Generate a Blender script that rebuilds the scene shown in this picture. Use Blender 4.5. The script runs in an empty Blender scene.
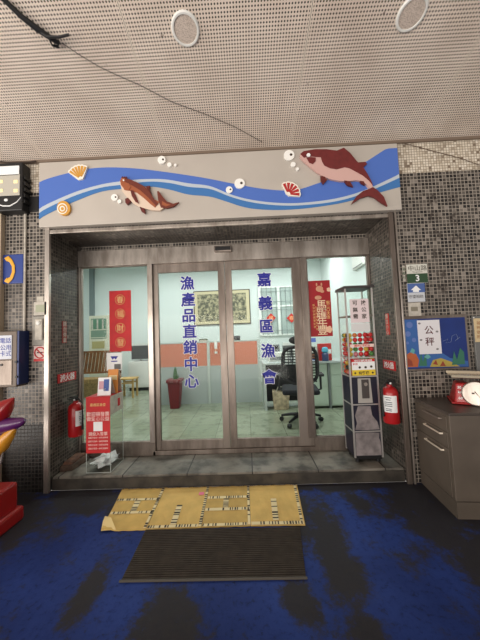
import bpy, math, random
from mathutils import Vector, Matrix
random.seed(7)
PI = math.pi
S = bpy.context.scene
COL = S.collection

# ------------------------------------------------------------------ camera
F = 270.0                                            # focal length in px of a 480x640 frame
Yc = Vector((7, -16, -F)).normalized()
Zc = Vector((-.040, 1, 0)); Zc = (Zc - Zc.dot(Yc) * Yc).normalized()
Xc = Yc.cross(Zc)
M3 = Matrix((Xc, Yc, Zc))
CAM = Vector((0, -2.6, 1.40))
cd = bpy.data.cameras.new('camera'); cam = bpy.data.objects.new('camera', cd); COL.objects.link(cam)
cam.matrix_world = Matrix.Translation(CAM) @ M3.to_4x4()
cd.sensor_fit = 'VERTICAL'; cd.sensor_height = 36; cd.sensor_width = 27
cd.lens = F / 640 * 36; cd.clip_start = .05; cd.clip_end = 60
S.camera = cam

# ------------------------------------------------------------------ world and lights
w = bpy.data.worlds.new('world'); S.world = w; w.use_nodes = True
w.node_tree.nodes['Background'].inputs[0].default_value = (1.0, .93, .86, 1)
w.node_tree.nodes['Background'].inputs[1].default_value = .4

def area(name, loc, target, sx, sy, power, col):
    l = bpy.data.lights.new(name, 'AREA'); l.shape = 'RECTANGLE'; l.size = sx; l.size_y = sy
    l.energy = power; l.color = col
    o = bpy.data.objects.new(name, l); COL.objects.link(o); o.location = loc
    o.rotation_euler = (Vector(target) - Vector(loc)).to_track_quat('-Z', 'Y').to_euler()
    return o
area('street_daylight', (-4.2, -6.6, .5), (0, -1.0, 3.1), 15, 4.2, 1020, (1, .92, .84))
INDOOR = []
for (lx, ly) in ((-1.9, 1.35), (-.1, 1.35), (1.3, 1.35), (-1.9, 3.6), (-.1, 3.6), (1.3, 3.6), (-3.6, 3.0)):
    INDOOR.append(area('indoor_tube_light', (lx, ly, 3.33), (lx, ly, 0), 1.1, .25, 23, (1, .995, .98)))

S.cycles.transparent_max_bounces = 40
S.view_settings.view_transform = 'Standard'; S.view_settings.look = 'None'
S.view_settings.exposure = 0.0; S.view_settings.gamma = 1; S.view_settings.use_curve_mapping = False

# ------------------------------------------------------------------ projection helpers (pixel of the photo -> point on a real plane)
def ray(px, py): return M3 @ Vector((px - 240, 320 - py, -F))
def aty(px, py, y):
    d = ray(px, py); return CAM + d * ((y - CAM.y) / d.y)
def atz(px, py, z):
    d = ray(px, py); return CAM + d * ((z - CAM.z) / d.z)
def atx(px, py, x):
    d = ray(px, py); return CAM + d * ((x - CAM.x) / d.x)
SLOPE = .2556
def ceil_z(y): return 3.26 - SLOPE * y
def atc(px, py):
    d = ray(px, py); return CAM + d * ((3.26 - SLOPE * CAM.y - CAM.z) / (d.z + SLOPE * d.y))

# ------------------------------------------------------------------ materials
def lin(c): return tuple(((v / 255 + .055) / 1.055) ** 2.4 if v > 10 else v / 255 / 12.92 for v in c) + (1,)
_m = {}
def mat(name, rgb, rough=.6, metal=0, bump=0, bscale=40, var=0, vscale=6, emit=0, coat=0, alpha=None):
    if name in _m: return _m[name]
    m = bpy.data.materials.new(name); m.use_nodes = True; n = m.node_tree; b = n.nodes['Principled BSDF']
    c = lin(rgb); b.inputs['Base Color'].default_value = c
    b.inputs['Roughness'].default_value = rough; b.inputs['Metallic'].default_value = metal
    if coat: b.inputs['Coat Weight'].default_value = coat
    if emit:
        b.inputs['Emission Color'].default_value = c; b.inputs['Emission Strength'].default_value = emit
    tc = n.nodes.new('ShaderNodeTexCoord')
    if var:
        t = n.nodes.new('ShaderNodeTexNoise'); t.inputs['Scale'].default_value = vscale; t.inputs['Detail'].default_value = 6
        n.links.new(tc.outputs['Object'], t.inputs['Vector'])
        r = n.nodes.new('ShaderNodeValToRGB'); r.color_ramp.elements[0].position = .35; r.color_ramp.elements[1].position = .65
        r.color_ramp.elements[0].color = tuple(v * (1 - var) for v in c[:3]) + (1,)
        r.color_ramp.elements[1].color = tuple(min(1, v * (1 + var * .5)) for v in c[:3]) + (1,)
        n.links.new(t.outputs['Fac'], r.inputs['Fac']); n.links.new(r.outputs['Color'], b.inputs['Base Color'])
    if bump:
        t = n.nodes.new('ShaderNodeTexNoise'); t.inputs['Scale'].default_value = bscale
        n.links.new(tc.outputs['Object'], t.inputs['Vector'])
        k = n.nodes.new('ShaderNodeBump'); k.inputs['Strength'].default_value = bump; k.inputs['Distance'].default_value = .01
        n.links.new(t.outputs['Fac'], k.inputs['Height']); n.links.new(k.outputs['Normal'], b.inputs['Normal'])
    _m[name] = m; return m

class NB:                                            # small node-building helper
    def __init__(s, name):
        s.m = bpy.data.materials.new(name); s.m.use_nodes = True; s.n = s.m.node_tree; s.b = s.n.nodes['Principled BSDF']
        s.tc = s.n.nodes.new('ShaderNodeTexCoord')
    def node(s, t, **kw):
        o = s.n.nodes.new(t)
        for k, v in kw.items(): setattr(o, k, v)
        return o
    def put(s, sock, v):
        if isinstance(v, (int, float)): sock.default_value = v
        elif isinstance(v, tuple): sock.default_value = v
        else: s.n.links.new(v, sock)
    def math(s, op, a, b=None, clamp=False):
        o = s.node('ShaderNodeMath', operation=op, use_clamp=clamp); s.put(o.inputs[0], a)
        if b is not None: s.put(o.inputs[1], b)
        return o.outputs[0]
    def sep(s):
        o = s.node('ShaderNodeSeparateXYZ'); s.n.links.new(s.tc.outputs['Object'], o.inputs[0]); return o.outputs
    def comb(s, x, y, z=0.0):
        o = s.node('ShaderNodeCombineXYZ'); s.put(o.inputs[0], x); s.put(o.inputs[1], y); s.put(o.inputs[2], z); return o.outputs[0]
    def mix(s, f, a, b):
        o = s.node('ShaderNodeMix', data_type='RGBA'); s.put(o.inputs[0], f); s.put(o.inputs[6], a); s.put(o.inputs[7], b); return o.outputs[2]
    def noise(s, scale, vec=None, detail=5, rough=.6):
        o = s.node('ShaderNodeTexNoise'); o.inputs['Scale'].default_value = scale; o.inputs['Detail'].default_value = detail
        o.inputs['Roughness'].default_value = rough
        s.n.links.new(vec if vec is not None else s.tc.outputs['Object'], o.inputs['Vector']); return o.outputs['Fac']
    def ramp(s, f, stops):
        o = s.node('ShaderNodeValToRGB'); e = o.color_ramp.elements
        while len(e) < len(stops): e.new(.5)
        for i, (p, c) in enumerate(stops): e[i].position = p; e[i].color = c
        s.put(o.inputs[0], f); return o.outputs[0]
    def smooth(s, v, a, b):
        o = s.node('ShaderNodeMapRange', interpolation_type='SMOOTHSTEP', clamp=True)
        s.put(o.inputs[0], v); o.inputs[1].default_value = a; o.inputs[2].default_value = b; return o.outputs[0]

def mosaic(name, ax, pitch, stops, grout, gw=.075, rough=.35, lower=None, dirt=.25, stains=()):
    k = NB(name); xyz = k.sep(); i, j = {'xz': (0, 2), 'yz': (1, 2), 'xy': (0, 1)}[ax]
    u = k.math('DIVIDE', xyz[i], pitch); v = k.math('DIVIDE', xyz[j], pitch)
    fu = k.math('FRACT', u); fv = k.math('FRACT', v)
    # slightly wobbling seams
    eu = k.math('ABSOLUTE', k.math('SUBTRACT', fu, .5)); ev = k.math('ABSOLUTE', k.math('SUBTRACT', fv, .5))
    e = k.math('MAXIMUM', eu, ev)
    g = k.smooth(e, .5 - gw - .04, .5 - gw + .02)
    wn = k.node('ShaderNodeTexWhiteNoise', noise_dimensions='2D')
    k.n.links.new(k.comb(k.math('FLOOR', u), k.math('FLOOR', v)), wn.inputs['Vector'])
    tile = k.ramp(wn.outputs['Value'], stops)
    gr = grout
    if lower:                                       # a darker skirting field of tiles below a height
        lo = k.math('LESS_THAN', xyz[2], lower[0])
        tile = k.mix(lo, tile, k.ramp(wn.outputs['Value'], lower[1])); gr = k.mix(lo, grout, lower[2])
    c = k.mix(g, tile, gr)
    d = k.smooth(k.noise(1.6), .45, .75)
    dm = k.mix(k.math('MULTIPLY', d, dirt * 2), c, lin((38, 30, 25)))
    for (sx, sz, rx_, rz_) in stains:                  # grime left where lettering was taken down
        a_ = k.math('DIVIDE', k.math('SUBTRACT', xyz[i], sx), rx_); b_ = k.math('DIVIDE', k.math('SUBTRACT', xyz[j], sz), rz_)
        q_ = k.math('SUBTRACT', 1.0, k.smooth(k.math('SQRT', k.math('ADD', k.math('MULTIPLY', a_, a_), k.math('MULTIPLY', b_, b_))), .5, 1.1))
        q_ = k.math('MULTIPLY', q_, k.smooth(k.noise(26, detail=4), .4, .6)); dm = k.mix(k.math('MULTIPLY', q_, .75), dm, lin((44, 34, 28)))
    k.n.links.new(dm, k.b.inputs['Base Color'])
    k.n.links.new(k.math('ADD', k.math('MULTIPLY', g, .4), rough), k.b.inputs['Roughness'])
    bp = k.node('ShaderNodeBump'); bp.inputs['Strength'].default_value = .5; bp.inputs['Distance'].default_value = .002
    bp.invert = True; k.n.links.new(g, bp.inputs['Height']); k.n.links.new(bp.outputs['Normal'], k.b.inputs['Normal'])
    return k.m
GREY = [(0, lin((12, 11, 12))), (.24, lin((26, 24, 24))), (.3, lin((50, 46, 43))), (.65, lin((70, 65, 60))), (.88, lin((94, 88, 82))), (1, lin((140, 132, 124)))]
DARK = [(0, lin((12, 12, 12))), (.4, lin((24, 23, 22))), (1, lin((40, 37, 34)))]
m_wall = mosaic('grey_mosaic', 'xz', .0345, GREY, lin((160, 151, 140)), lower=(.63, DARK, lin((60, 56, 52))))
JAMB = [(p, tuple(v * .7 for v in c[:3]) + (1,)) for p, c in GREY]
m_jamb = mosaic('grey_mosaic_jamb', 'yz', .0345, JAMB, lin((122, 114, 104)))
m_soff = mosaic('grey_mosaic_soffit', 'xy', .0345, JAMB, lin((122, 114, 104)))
CREAM = [(0, lin((120, 105, 90))), (.1, lin((190, 178, 160))), (.5, lin((214, 204, 186))), (1, lin((228, 220, 205)))]
m_wallr = mosaic('grey_mosaic_stained', 'xz', .0345, GREY, lin((160, 151, 140)), stains=[(1.86, z_, .07, .07) for z_ in (2.66, 2.48, 2.3, 2.12)] + [(2.05, z_, .07, .08) for z_ in (2.66, 2.46, 2.26)] + [(1.88, 1.92, .06, .05), (1.88, 1.78, .07, .06)])
m_cream = mosaic('cream_mosaic', 'xz', .026, CREAM, lin((130, 116, 100)), gw=.07, dirt=.08)

def ceiling_mat():
    k = NB('perforated_board'); x, y, z = k.sep()
    p = 1.235 / 62; pv = .0206; ct_ = math.sqrt(1 + SLOPE ** 2)
    xs = k.math('ADD', x, .73); u = k.math('DIVIDE', xs, p); v = k.math('DIVIDE', y, pv / ct_)
    fu = k.math('MULTIPLY', k.math('SUBTRACT', k.math('FRACT', u), .5), p); fv = k.math('MULTIPLY', k.math('SUBTRACT', k.math('FRACT', v), .5), pv)
    r = k.math('SQRT', k.math('ADD', k.math('MULTIPLY', fu, fu), k.math('MULTIPLY', fv, fv)))
    hole = k.math('SUBTRACT', 1.0, k.smooth(r, .0050, .0064))
    j = k.math('MULTIPLY', k.math('ABSOLUTE', k.math('SUBTRACT', k.math('FRACT', k.math('ADD', k.math('DIVIDE', xs, 1.235), .5)), .5)), 1.235)
    nohole = k.smooth(j, .008, .010)
    hole = k.math('MULTIPLY', hole, nohole)
    seam = k.math('SUBTRACT', 1.0, k.smooth(j, .0015, .004))
    base = k.mix(k.smooth(k.noise(2.2), .3, .7), lin((212, 196, 181)), lin((230, 216, 202)))
    base = k.mix(k.smooth(k.noise(9, detail=8), .68, .74), base, lin((110, 92, 80)))
    strip = k.mix(k.smooth(j, .006, .008), lin((236, 222, 206)), base)
    c = k.mix(k.math('MULTIPLY', hole, .93), strip, lin((16, 11, 9)))
    c = k.mix(k.math('MULTIPLY', seam, .7), c, lin((80, 65, 55)))
    k.n.links.new(c, k.b.inputs['Base Color']); k.b.inputs['Roughness'].default_value = .8
    return k.m
m_ceil = ceiling_mat()

def floor_mat():
    k = NB('worn_blue_floor_paint'); x, y, z = k.sep()
    n1 = k.noise(4.2, detail=10, rough=.72); n2 = k.noise(.9, detail=4); n3 = k.noise(26, detail=6, rough=.75)
    def blob(cx, cy, rx, ry):
        a = k.math('DIVIDE', k.math('SUBTRACT', x, cx), rx); b = k.math('DIVIDE', k.math('SUBTRACT', y, cy), ry)
        d = k.math('SQRT', k.math('ADD', k.math('MULTIPLY', a, a), k.math('MULTIPLY', b, b)))
        return k.math('SUBTRACT', 1.0, k.smooth(d, .0, 1.5))
    w_ = None
    for q in ((.50, -.80, .15, .8), (-.45, -1.22, .2, .28), (-.95, -1.0, .1, .3), (-1.5, -.12, .8, .32), (-2.1, -.35, .7, .6), (1.40, -.35, .5, .9), (1.75, -1.1, .75, 1.0), (-1.35, -1.35, .25, .12), (.22, -1.1, .12, .16), (.95, -.03, 1.2, .09), (.34, -.3, .14, .5), (.85, -.25, .12, .2)):
        b = blob(*q); w_ = b if w_ is None else k.math('MAXIMUM', w_, b)
    f = k.math('ADD', k.math('MULTIPLY', w_, 1.0), k.math('MULTIPLY', k.math('SUBTRACT', n1, .5), 3.0))
    f = k.math('ADD', f, k.math('MULTIPLY', k.math('SUBTRACT', n3, .5), .9))
    f = k.math('MULTIPLY', k.smooth(f, .12, .72), .96)
    blue = k.mix(k.smooth(n2, .35, .65), lin((20, 40, 98)), lin((34, 58, 126)))
    blue = k.mix(k.smooth(n3, .5, .75), blue, lin((14, 22, 50)))
    dark = k.mix(n3, lin((12, 12, 14)), lin((58, 54, 52)))
    k.n.links.new(k.mix(f, blue, dark), k.b.inputs['Base Color'])
    k.n.links.new(k.math('ADD', .5, k.math('MULTIPLY', n3, .4)), k.b.inputs['Roughness'])
    bp = k.node('ShaderNodeBump'); bp.inputs['Strength'].default_value = .35; bp.inputs['Distance'].default_value = .006
    k.n.links.new(n3, bp.inputs['Height']); k.n.links.new(bp.outputs['Normal'], k.b.inputs['Normal'])
    k.b.inputs['Specular IOR Level'].default_value = .25
    return k.m
m_floor = floor_mat()

def tile_mat(name, pitch, c1, c2, grout, gw, rough, grime=0):
    k = NB(name); x, y, z = k.sep()
    u = k.math('DIVIDE', x, pitch); v = k.math('DIVIDE', y, pitch)
    e = k.math('MAXIMUM', k.math('ABSOLUTE', k.math('SUBTRACT', k.math('FRACT', u), .5)), k.math('ABSOLUTE', k.math('SUBTRACT', k.math('FRACT', v), .5)))
    g = k.math('GREATER_THAN', e, .5 - gw)
    wn = k.node('ShaderNodeTexWhiteNoise', noise_dimensions='2D'); k.n.links.new(k.comb(k.math('FLOOR', u), k.math('FLOOR', v)), wn.inputs['Vector'])
    c = k.mix(wn.outputs['Value'], c1, c2)
    c = k.mix(k.smooth(k.noise(7, detail=8), .45, .75), c, tuple(q * .7 for q in c1[:3]) + (1,))
    if grime: c = k.mix(k.math('MULTIPLY', k.smooth(k.noise(3.5, detail=8), .4, .7), grime), c, lin((46, 42, 36)))
    k.n.links.new(k.mix(g, c, grout), k.b.inputs['Base Color']); k.b.inputs['Roughness'].default_value = rough
    return k.m
m_ifloor = tile_mat('pale_green_floor_tiles', .45, lin((138, 146, 124)), lin((152, 159, 138)), lin((92, 96, 80)), .006, .12)
m_step = tile_mat('grey_stone_slab', .62, lin((108, 104, 96)), lin((132, 126, 116)), lin((40, 36, 32)), .010, .55, .8)

def glass_mat():
    m = bpy.data.materials.new('window_glass'); m.use_nodes = True; n = m.node_tree
    for q in list(n.nodes): n.nodes.remove(q)
    o = n.nodes.new('ShaderNodeOutputMaterial'); mx = n.nodes.new('ShaderNodeMixShader'); t = n.nodes.new('ShaderNodeBsdfTransparent'); g = n.nodes.new('ShaderNodeBsdfGlossy')
    fr = n.nodes.new('ShaderNodeFresnel'); g.inputs['Roughness'].default_value = .06
    ge = n.nodes.new('ShaderNodeNewGeometry'); mr = n.nodes.new('ShaderNodeMapRange')   # same reflectance entering and leaving the pane
    mr.inputs[3].default_value = 1.18; mr.inputs[4].default_value = 1 / 1.18
    n.links.new(ge.outputs['Backfacing'], mr.inputs[0]); n.links.new(mr.outputs[0], fr.inputs[0])
    t.inputs[0].default_value = (.95, .98, .97, 1)
    n.links.new(fr.outputs[0], mx.inputs[0]); n.links.new(t.outputs[0], mx.inputs[1]); n.links.new(g.outputs[0], mx.inputs[2]); n.links.new(mx.outputs[0], o.inputs[0])
    return m
m_glass = glass_mat()
def acrylic_mat():
    m = m_glass.copy(); m.name = 'clear_acrylic'
    for q in m.node_tree.nodes:
        if q.type == 'BSDF_TRANSPARENT': q.inputs[0].default_value = (.965, .975, .97, 1)
    return m
m_acr = acrylic_mat()
def steel_mat(name, c1, c2, metal, rough):            # brushed sheet: vertical highlight streaks painted into the colour
    k = NB(name); x, y, z = k.sep()
    v = k.comb(k.math('MULTIPLY', x, 4.5), k.math('MULTIPLY', y, 4.5), k.math('MULTIPLY', z, .9))
    f = k.smooth(k.noise(1.0, v, 6, .65), .36, .64)
    k.n.links.new(k.mix(f, lin(c1), lin(c2)), k.b.inputs['Base Color']); k.b.inputs['Metallic'].default_value = metal
    g_ = k.noise(30, k.comb(k.math('MULTIPLY', x, 3.0), k.math('MULTIPLY', y, 3.0), k.math('MULTIPLY', z, .2)))
    k.n.links.new(k.math('ADD', rough, k.math('MULTIPLY', g_, .12)), k.b.inputs['Roughness']); return k.m
m_steel = steel_mat('brushed_steel', (146, 136, 127), (200, 191, 182), .7, .26)
m_steel2 = steel_mat('dull_streaked_steel', (112, 101, 93), (150, 139, 130), .65, .32)
m_panel = mat('sign_sheet_metal', (194, 187, 178), .5, .25, var=.06, vscale=2)
m_white = mat('white_paint', (225, 225, 220), .5)
m_offw = mat('worn_white_plate', (190, 184, 172), .6, var=.2, vscale=20)
m_black = mat('black_plastic', (20, 20, 22), .5)
m_iwall = mat('indoor_white_wall', (214, 222, 220), .8)
m_red = mat('red_paint', (170, 18, 24), .35, coat=.3)
m_redp = mat('red_paper', (196, 22, 28), .6, var=.12, vscale=12)
m_navy = mat('navy_vinyl', (26, 34, 150), .5)
m_wvin = mat('white_vinyl', (238, 240, 240), .5)
m_gold = mat('gold_print', (222, 178, 110), .5)
m_blue1 = mat('blue_wave_vinyl', (76, 112, 192), .45)
m_blue2 = mat('sea_blue_vinyl', (60, 116, 178), .45)
m_line = mat('pale_blue_line', (186, 196, 206), .5)

# ------------------------------------------------------------------ mesh building
class MB:
    def __init__(s): s.v = []; s.f = []; s.mi = []
    def add(s, vs, fs, m=0):
        o = len(s.v); s.v += [tuple(v) for v in vs]; s.f += [tuple(i + o for i in f) for f in fs]; s.mi += [m] * len(fs); return s
    def box(s, x0, x1, y0, y1, z0, z1, m=0):
        x0, x1 = sorted((x0, x1)); y0, y1 = sorted((y0, y1)); z0, z1 = sorted((z0, z1))
        return s.add([(x0, y0, z0), (x1, y0, z0), (x1, y1, z0), (x0, y1, z0), (x0, y0, z1), (x1, y0, z1), (x1, y1, z1), (x0, y1, z1)],
                     [(0, 3, 2, 1), (4, 5, 6, 7), (0, 1, 5, 4), (1, 2, 6, 5), (2, 3, 7, 6), (3, 0, 4, 7)], m)
    def hexa(s, b, t, m=0):                          # 4 bottom + 4 top points
        return s.add(list(b) + list(t), [(0, 3, 2, 1), (4, 5, 6, 7), (0, 1, 5, 4), (1, 2, 6, 5), (2, 3, 7, 6), (3, 0, 4, 7)], m)
    def prism(s, pts, d, m=0):                       # polygon (3-D pts) extruded by vector d
        n = len(pts); a = [Vector(p) for p in pts]; d = Vector(d); nrm = Vector((0, 0, 0))
        for i in range(n):
            p, q = a[i], a[(i + 1) % n]; nrm += p.cross(q)
        if nrm.dot(d) > 0: a.reverse()
        return s.add(a + [p + d for p in a], [tuple(range(n)), tuple(range(2 * n - 1, n - 1, -1))] + [((i + 1) % n, i, i + n, (i + 1) % n + n) for i in range(n)], m)
    def tube(s, pts, r, n=10, m=0):
        pts = [Vector(p) for p in pts]; rs = r if isinstance(r, (list, tuple)) else [r] * len(pts); vs = []; fs = []
        ref = None
        for i, p in enumerate(pts):
            d = (pts[min(i + 1, len(pts) - 1)] - pts[max(i - 1, 0)]).normalized()
            if ref is None: ref = d.orthogonal().normalized()
            ref = (ref - ref.dot(d) * d).normalized(); b = d.cross(ref)
            for k in range(n):
                a = 2 * PI * k / n; vs.append(p + (ref * math.cos(a) + b * math.sin(a)) * rs[i])
        for i in range(len(pts) - 1):
            for k in range(n): fs.append((i * n + k, i * n + (k + 1) % n, (i + 1) * n + (k + 1) % n, (i + 1) * n + k))
        fs.append(tuple(reversed(range(n)))); fs.append(tuple(range((len(pts) - 1) * n, len(pts) * n)))
        return s.add(vs, fs, m)
    def lathe(s, prof, c=(0, 0, 0), axis=(0, 0, 1), n=20, m=0):
        ax = Vector(axis).normalized(); c = Vector(c)
        return s.tube([c + ax * h for r, h in prof], [max(r, 1e-4) for r, h in prof], n, m) if all(prof[i][1] < prof[i + 1][1] for i in range(len(prof) - 1)) else s._lathe(prof, c, ax, n, m)
    def _lathe(s, prof, c, ax, n, m):
        u = ax.orthogonal().normalized(); w_ = ax.cross(u); vs = []; fs = []
        for r, h in prof:
            for k in range(n):
                a = 2 * PI * k / n; vs.append(c + ax * h + (u * math.cos(a) + w_ * math.sin(a)) * max(r, 1e-4))
        for i in range(len(prof) - 1):
            for k in range(n): fs.append((i * n + k, i * n + (k + 1) % n, (i + 1) * n + (k + 1) % n, (i + 1) * n + k))
        fs.append(tuple(reversed(range(n)))); fs.append(tuple(range((len(prof) - 1) * n, len(prof) * n)))
        return s.add(vs, fs, m)
    def ball(s, c, r, m=0, nu=14, nv=9, sc=(1, 1, 1)):
        vs = []; fs = []; c = Vector(c)
        for i in range(1, nv):
            t = PI * i / nv
            for k in range(nu):
                a = 2 * PI * k / nu; vs.append(c + Vector((math.sin(t) * math.cos(a) * sc[0], math.sin(t) * math.sin(a) * sc[1], math.cos(t) * sc[2])) * r)
        top = len(vs); vs.append(c + Vector((0, 0, r * sc[2]))); vs.append(c - Vector((0, 0, r * sc[2])))
        for i in range(nv - 2):
            for k in range(nu): fs.append((i * nu + k, (i + 1) * nu + k, (i + 1) * nu + (k + 1) % nu, i * nu + (k + 1) % nu))
        for k in range(nu):
            fs.append((top, k, (k + 1) % nu)); fs.append((top + 1, (nv - 2) * nu + (k + 1) % nu, (nv - 2) * nu + k))
        return s.add(vs, fs, m)
    def build(s, name, mats, parent=None, bevel=0, smooth=False, origin=None, label=None, kind=None):
        me = bpy.data.meshes.new(name); off = Vector((0, 0, 0))
        if origin == 'base' and parent is None:
            xs, ys, zs = zip(*s.v); off = Vector(((min(xs) + max(xs)) / 2, (min(ys) + max(ys)) / 2, min(zs)))
        elif parent is not None:
            off = Vector(parent.get('_org', (0, 0, 0)))
        me.from_pydata([tuple(Vector(v) - off) for v in s.v], [], s.f); me.validate()
        for m in (mats if isinstance(mats, (list, tuple)) else [mats]): me.materials.append(m)
        for p, i in zip(me.polygons, s.mi): p.material_index = i
        if smooth:
            for p in me.polygons: p.use_smooth = True
            me.set_sharp_from_angle(angle=R(38))
        o = bpy.data.objects.new(name, me); COL.objects.link(o)
        if parent is not None: o.parent = parent; o['_org'] = tuple(off)
        elif origin == 'base': o.location = off; o['_org'] = tuple(off)
        if bevel:
            b = o.modifiers.new('bevel', 'BEVEL'); b.width = bevel; b.segments = 2; b.limit_method = 'ANGLE'
        if label: o['label'] = label
        if kind: o['kind'] = kind
        return o
def R(d): return d * PI / 180
def tag(o, label, cat, group=None):
    o['label'] = label; o['category'] = cat
    if group: o['group'] = group
    return o
def thing(name, label, cat, loc, group=None):        # parts are given in world coordinates; the Empty sits at the base
    o = bpy.data.objects.new(name, None); COL.objects.link(o); o.location = loc; o['_org'] = tuple(loc)
    o.empty_display_size = .1
    return tag(o, label, cat, group)
def struct(name, mb, m, **kw): return mb.build(name, m, kind='structure', **kw)
def B(*a, **k): return MB().box(*a, **k)

_t = {}
def glyphs(body, size, bold=0.0, thick=.001):        # text as a mesh: (verts, faces) in its own XY plane, centred
    key = (body, bold)
    if key not in _t:
        c = bpy.data.curves.new('t', 'FONT'); c.body = body; c.size = 1; c.offset = bold; c.align_x = 'CENTER'; c.align_y = 'CENTER'; c.resolution_u = 3
        o = bpy.data.objects.new('t', c); COL.objects.link(o); bpy.context.view_layer.update()
        me = bpy.data.meshes.new_from_object(o.evaluated_get(bpy.context.evaluated_depsgraph_get()))
        vs = [v.co.copy() for v in me.vertices]; fs = [tuple(p.vertices) for p in me.polygons]
        if vs:
            cx = (min(v.x for v in vs) + max(v.x for v in vs)) / 2; cy = (min(v.y for v in vs) + max(v.y for v in vs)) / 2
            vs = [Vector((v.x - cx, v.y - cy, 0)) for v in vs]
        _t[key] = (vs, fs); bpy.data.objects.remove(o); bpy.data.meshes.remove(me); bpy.data.curves.remove(c)
    return _t[key]
def write(mb, body, c, size, facing='-y', bold=0.0, m=0, wide=1.0):
    vs, fs = glyphs(body, size, bold); c = Vector(c)
    ux, uy = {'-y': (Vector((1, 0, 0)), Vector((0, 0, 1))), '+x': (Vector((0, 1, 0)), Vector((0, 0, 1))), '-x': (Vector((0, -1, 0)), Vector((0, 0, 1))), 'up': (Vector((1, 0, 0)), Vector((0, 1, 0)))}[facing] if isinstance(facing, str) else facing
    return mb.add([c + ux * v.x * size * wide + uy * v.y * size for v in vs], fs, m)

# ================================================================== STRUCTURE
XL, XR = -1.93, 1.42; OPEN_T = 2.53; DY = .46; STEP = .12
XA, XB = -3.6, 3.4
b = MB(); b.box(XA, XB, -5.2, .02, -.06, 0); struct('floor', b, m_floor)
# ceiling slab rising towards the street
b = MB(); y0, y1 = .12, -3.6
b.hexa([(XA, y1, ceil_z(y1)), (XB, y1, ceil_z(y1)), (XB, y0, ceil_z(y0)), (XA, y0, ceil_z(y0))],
       [(XA, y1, ceil_z(y1) + .06), (XB, y1, ceil_z(y1) + .06), (XB, y0, ceil_z(y0) + .06), (XA, y0, ceil_z(y0) + .06)])
struct('ceiling', b, m_ceil)
BAND = 2.93
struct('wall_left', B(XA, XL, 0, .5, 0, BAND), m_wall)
struct('wall_right', B(XR, XB, 0, .5, 0, BAND), m_wallr)
b = MB(); b.box(XL, XR, 0, .5, OPEN_T, BAND); struct('wall_over_door', b, m_wall)
struct('wall_top', B(XA, XB, 0, .5, BAND, 3.27), m_cream)
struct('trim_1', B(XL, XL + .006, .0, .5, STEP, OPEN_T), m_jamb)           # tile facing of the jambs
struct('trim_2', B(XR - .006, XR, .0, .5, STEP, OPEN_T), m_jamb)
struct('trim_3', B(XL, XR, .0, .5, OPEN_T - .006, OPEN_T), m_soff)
struct('trim_4', B(XL + .006, XR - .006, .49, .5, 2.44, OPEN_T - .006), m_wall)
# dark bead between wall and ceiling
struct('trim_5', B(XA, XB, -.02, 0, 3.235, 3.262), mat('dark_bead', (120, 104, 90), .7))
# step
b = MB(); b.box(XL + .01, XR - .01, .03, .47, 0, STEP); struct('step', b, m_step, bevel=.006)
struct('trim_6', B(XL + .01, XR - .01, .022, .03, 0, .10), mat('step_riser', (62, 57, 50), .7, var=.5, vscale=8))

# door surround rails
def rail(x0, x1, z0, z1, ya, yb, m=m_steel, n=[6]):
    n[0] += 1; return struct('trim_%d' % n[0], B(x0, x1, ya, yb, z0, z1), m, bevel=.003)
rail(XL - .035, XL + .012, .0, 2.56, -.03, 0)
rail(XR - .012, XR + .03, .0, 2.56, -.03, 0, m_steel2)
rail(XR + .045, XR + .062, .0, 2.56, -.03, 0, m_steel)
rail(XL + .012, XR - .012, 2.49, 2.525, -.025, .0, m_steel)
rail(XL + .006, XR - .006, 2.27, 2.455, .43, .50, m_steel)                    # header beam
rail(XL + .006, XL + .026, .12, 2.27, .44, .50, m_steel)
rail(XR - .022, XR - .006, .12, 2.27, .44, .50, m_steel2)
rail(XL + .026, -1.062, .12, .262, .445, .50, m_steel2)
rail(.70, XR - .022, .12, .262, .445, .50, m_steel2)
rail(-1.09, .70, .12, .165, .445, .50, m_steel2)

# doors: two fixed side lights and two sliding leaves
def leaf(i, x0, x1, z0, z1, sl, sr, st, sb, y):
    t = bpy.data.objects.new('door_%d' % i, None); COL.objects.link(t); t.location = ((x0 + x1) / 2, y, z0); t['_org'] = tuple(t.location); t['kind'] = 'structure'
    f = MB(); f.box(x0, x0 + sl, y - .02, y + .02, z0, z1); f.box(x1 - sr, x1, y - .02, y + .02, z0, z1)
    f.box(x0 + sl, x1 - sr, y - .02, y + .02, z0, z0 + sb); f.box(x0 + sl, x1 - sr, y - .02, y + .02, z1 - st, z1)
    f.build('door_frame', m_steel2, t, bevel=.003)
    MB().box(x0 + sl, x1 - sr, y - .004, y + .004, z0 + sb, z1 - st).build('glass_pane', m_glass, t)
    return t
leaf(1, XL + .026, -1.06, .262, 2.27, .012, .055, .012, .012, .47)
leaf(2, .705, XR - .022, .262, 2.27, .012, .012, .012, .012, .47)
d3 = leaf(3, -1.06, -.232, .166, 2.27, .055, .078, .10, .10, .49)
d4 = leaf(4, -.228, .70, .166, 2.27, .078, .16, .10, .10, .49)
struct('trim_30', B(.635, .705, .435, .468, .262, 2.27), m_steel2, bevel=.003)
struct('trim_31', B(-1.12, -1.062, .435, .448, .262, 2.27), m_steel, bevel=.003)
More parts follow.
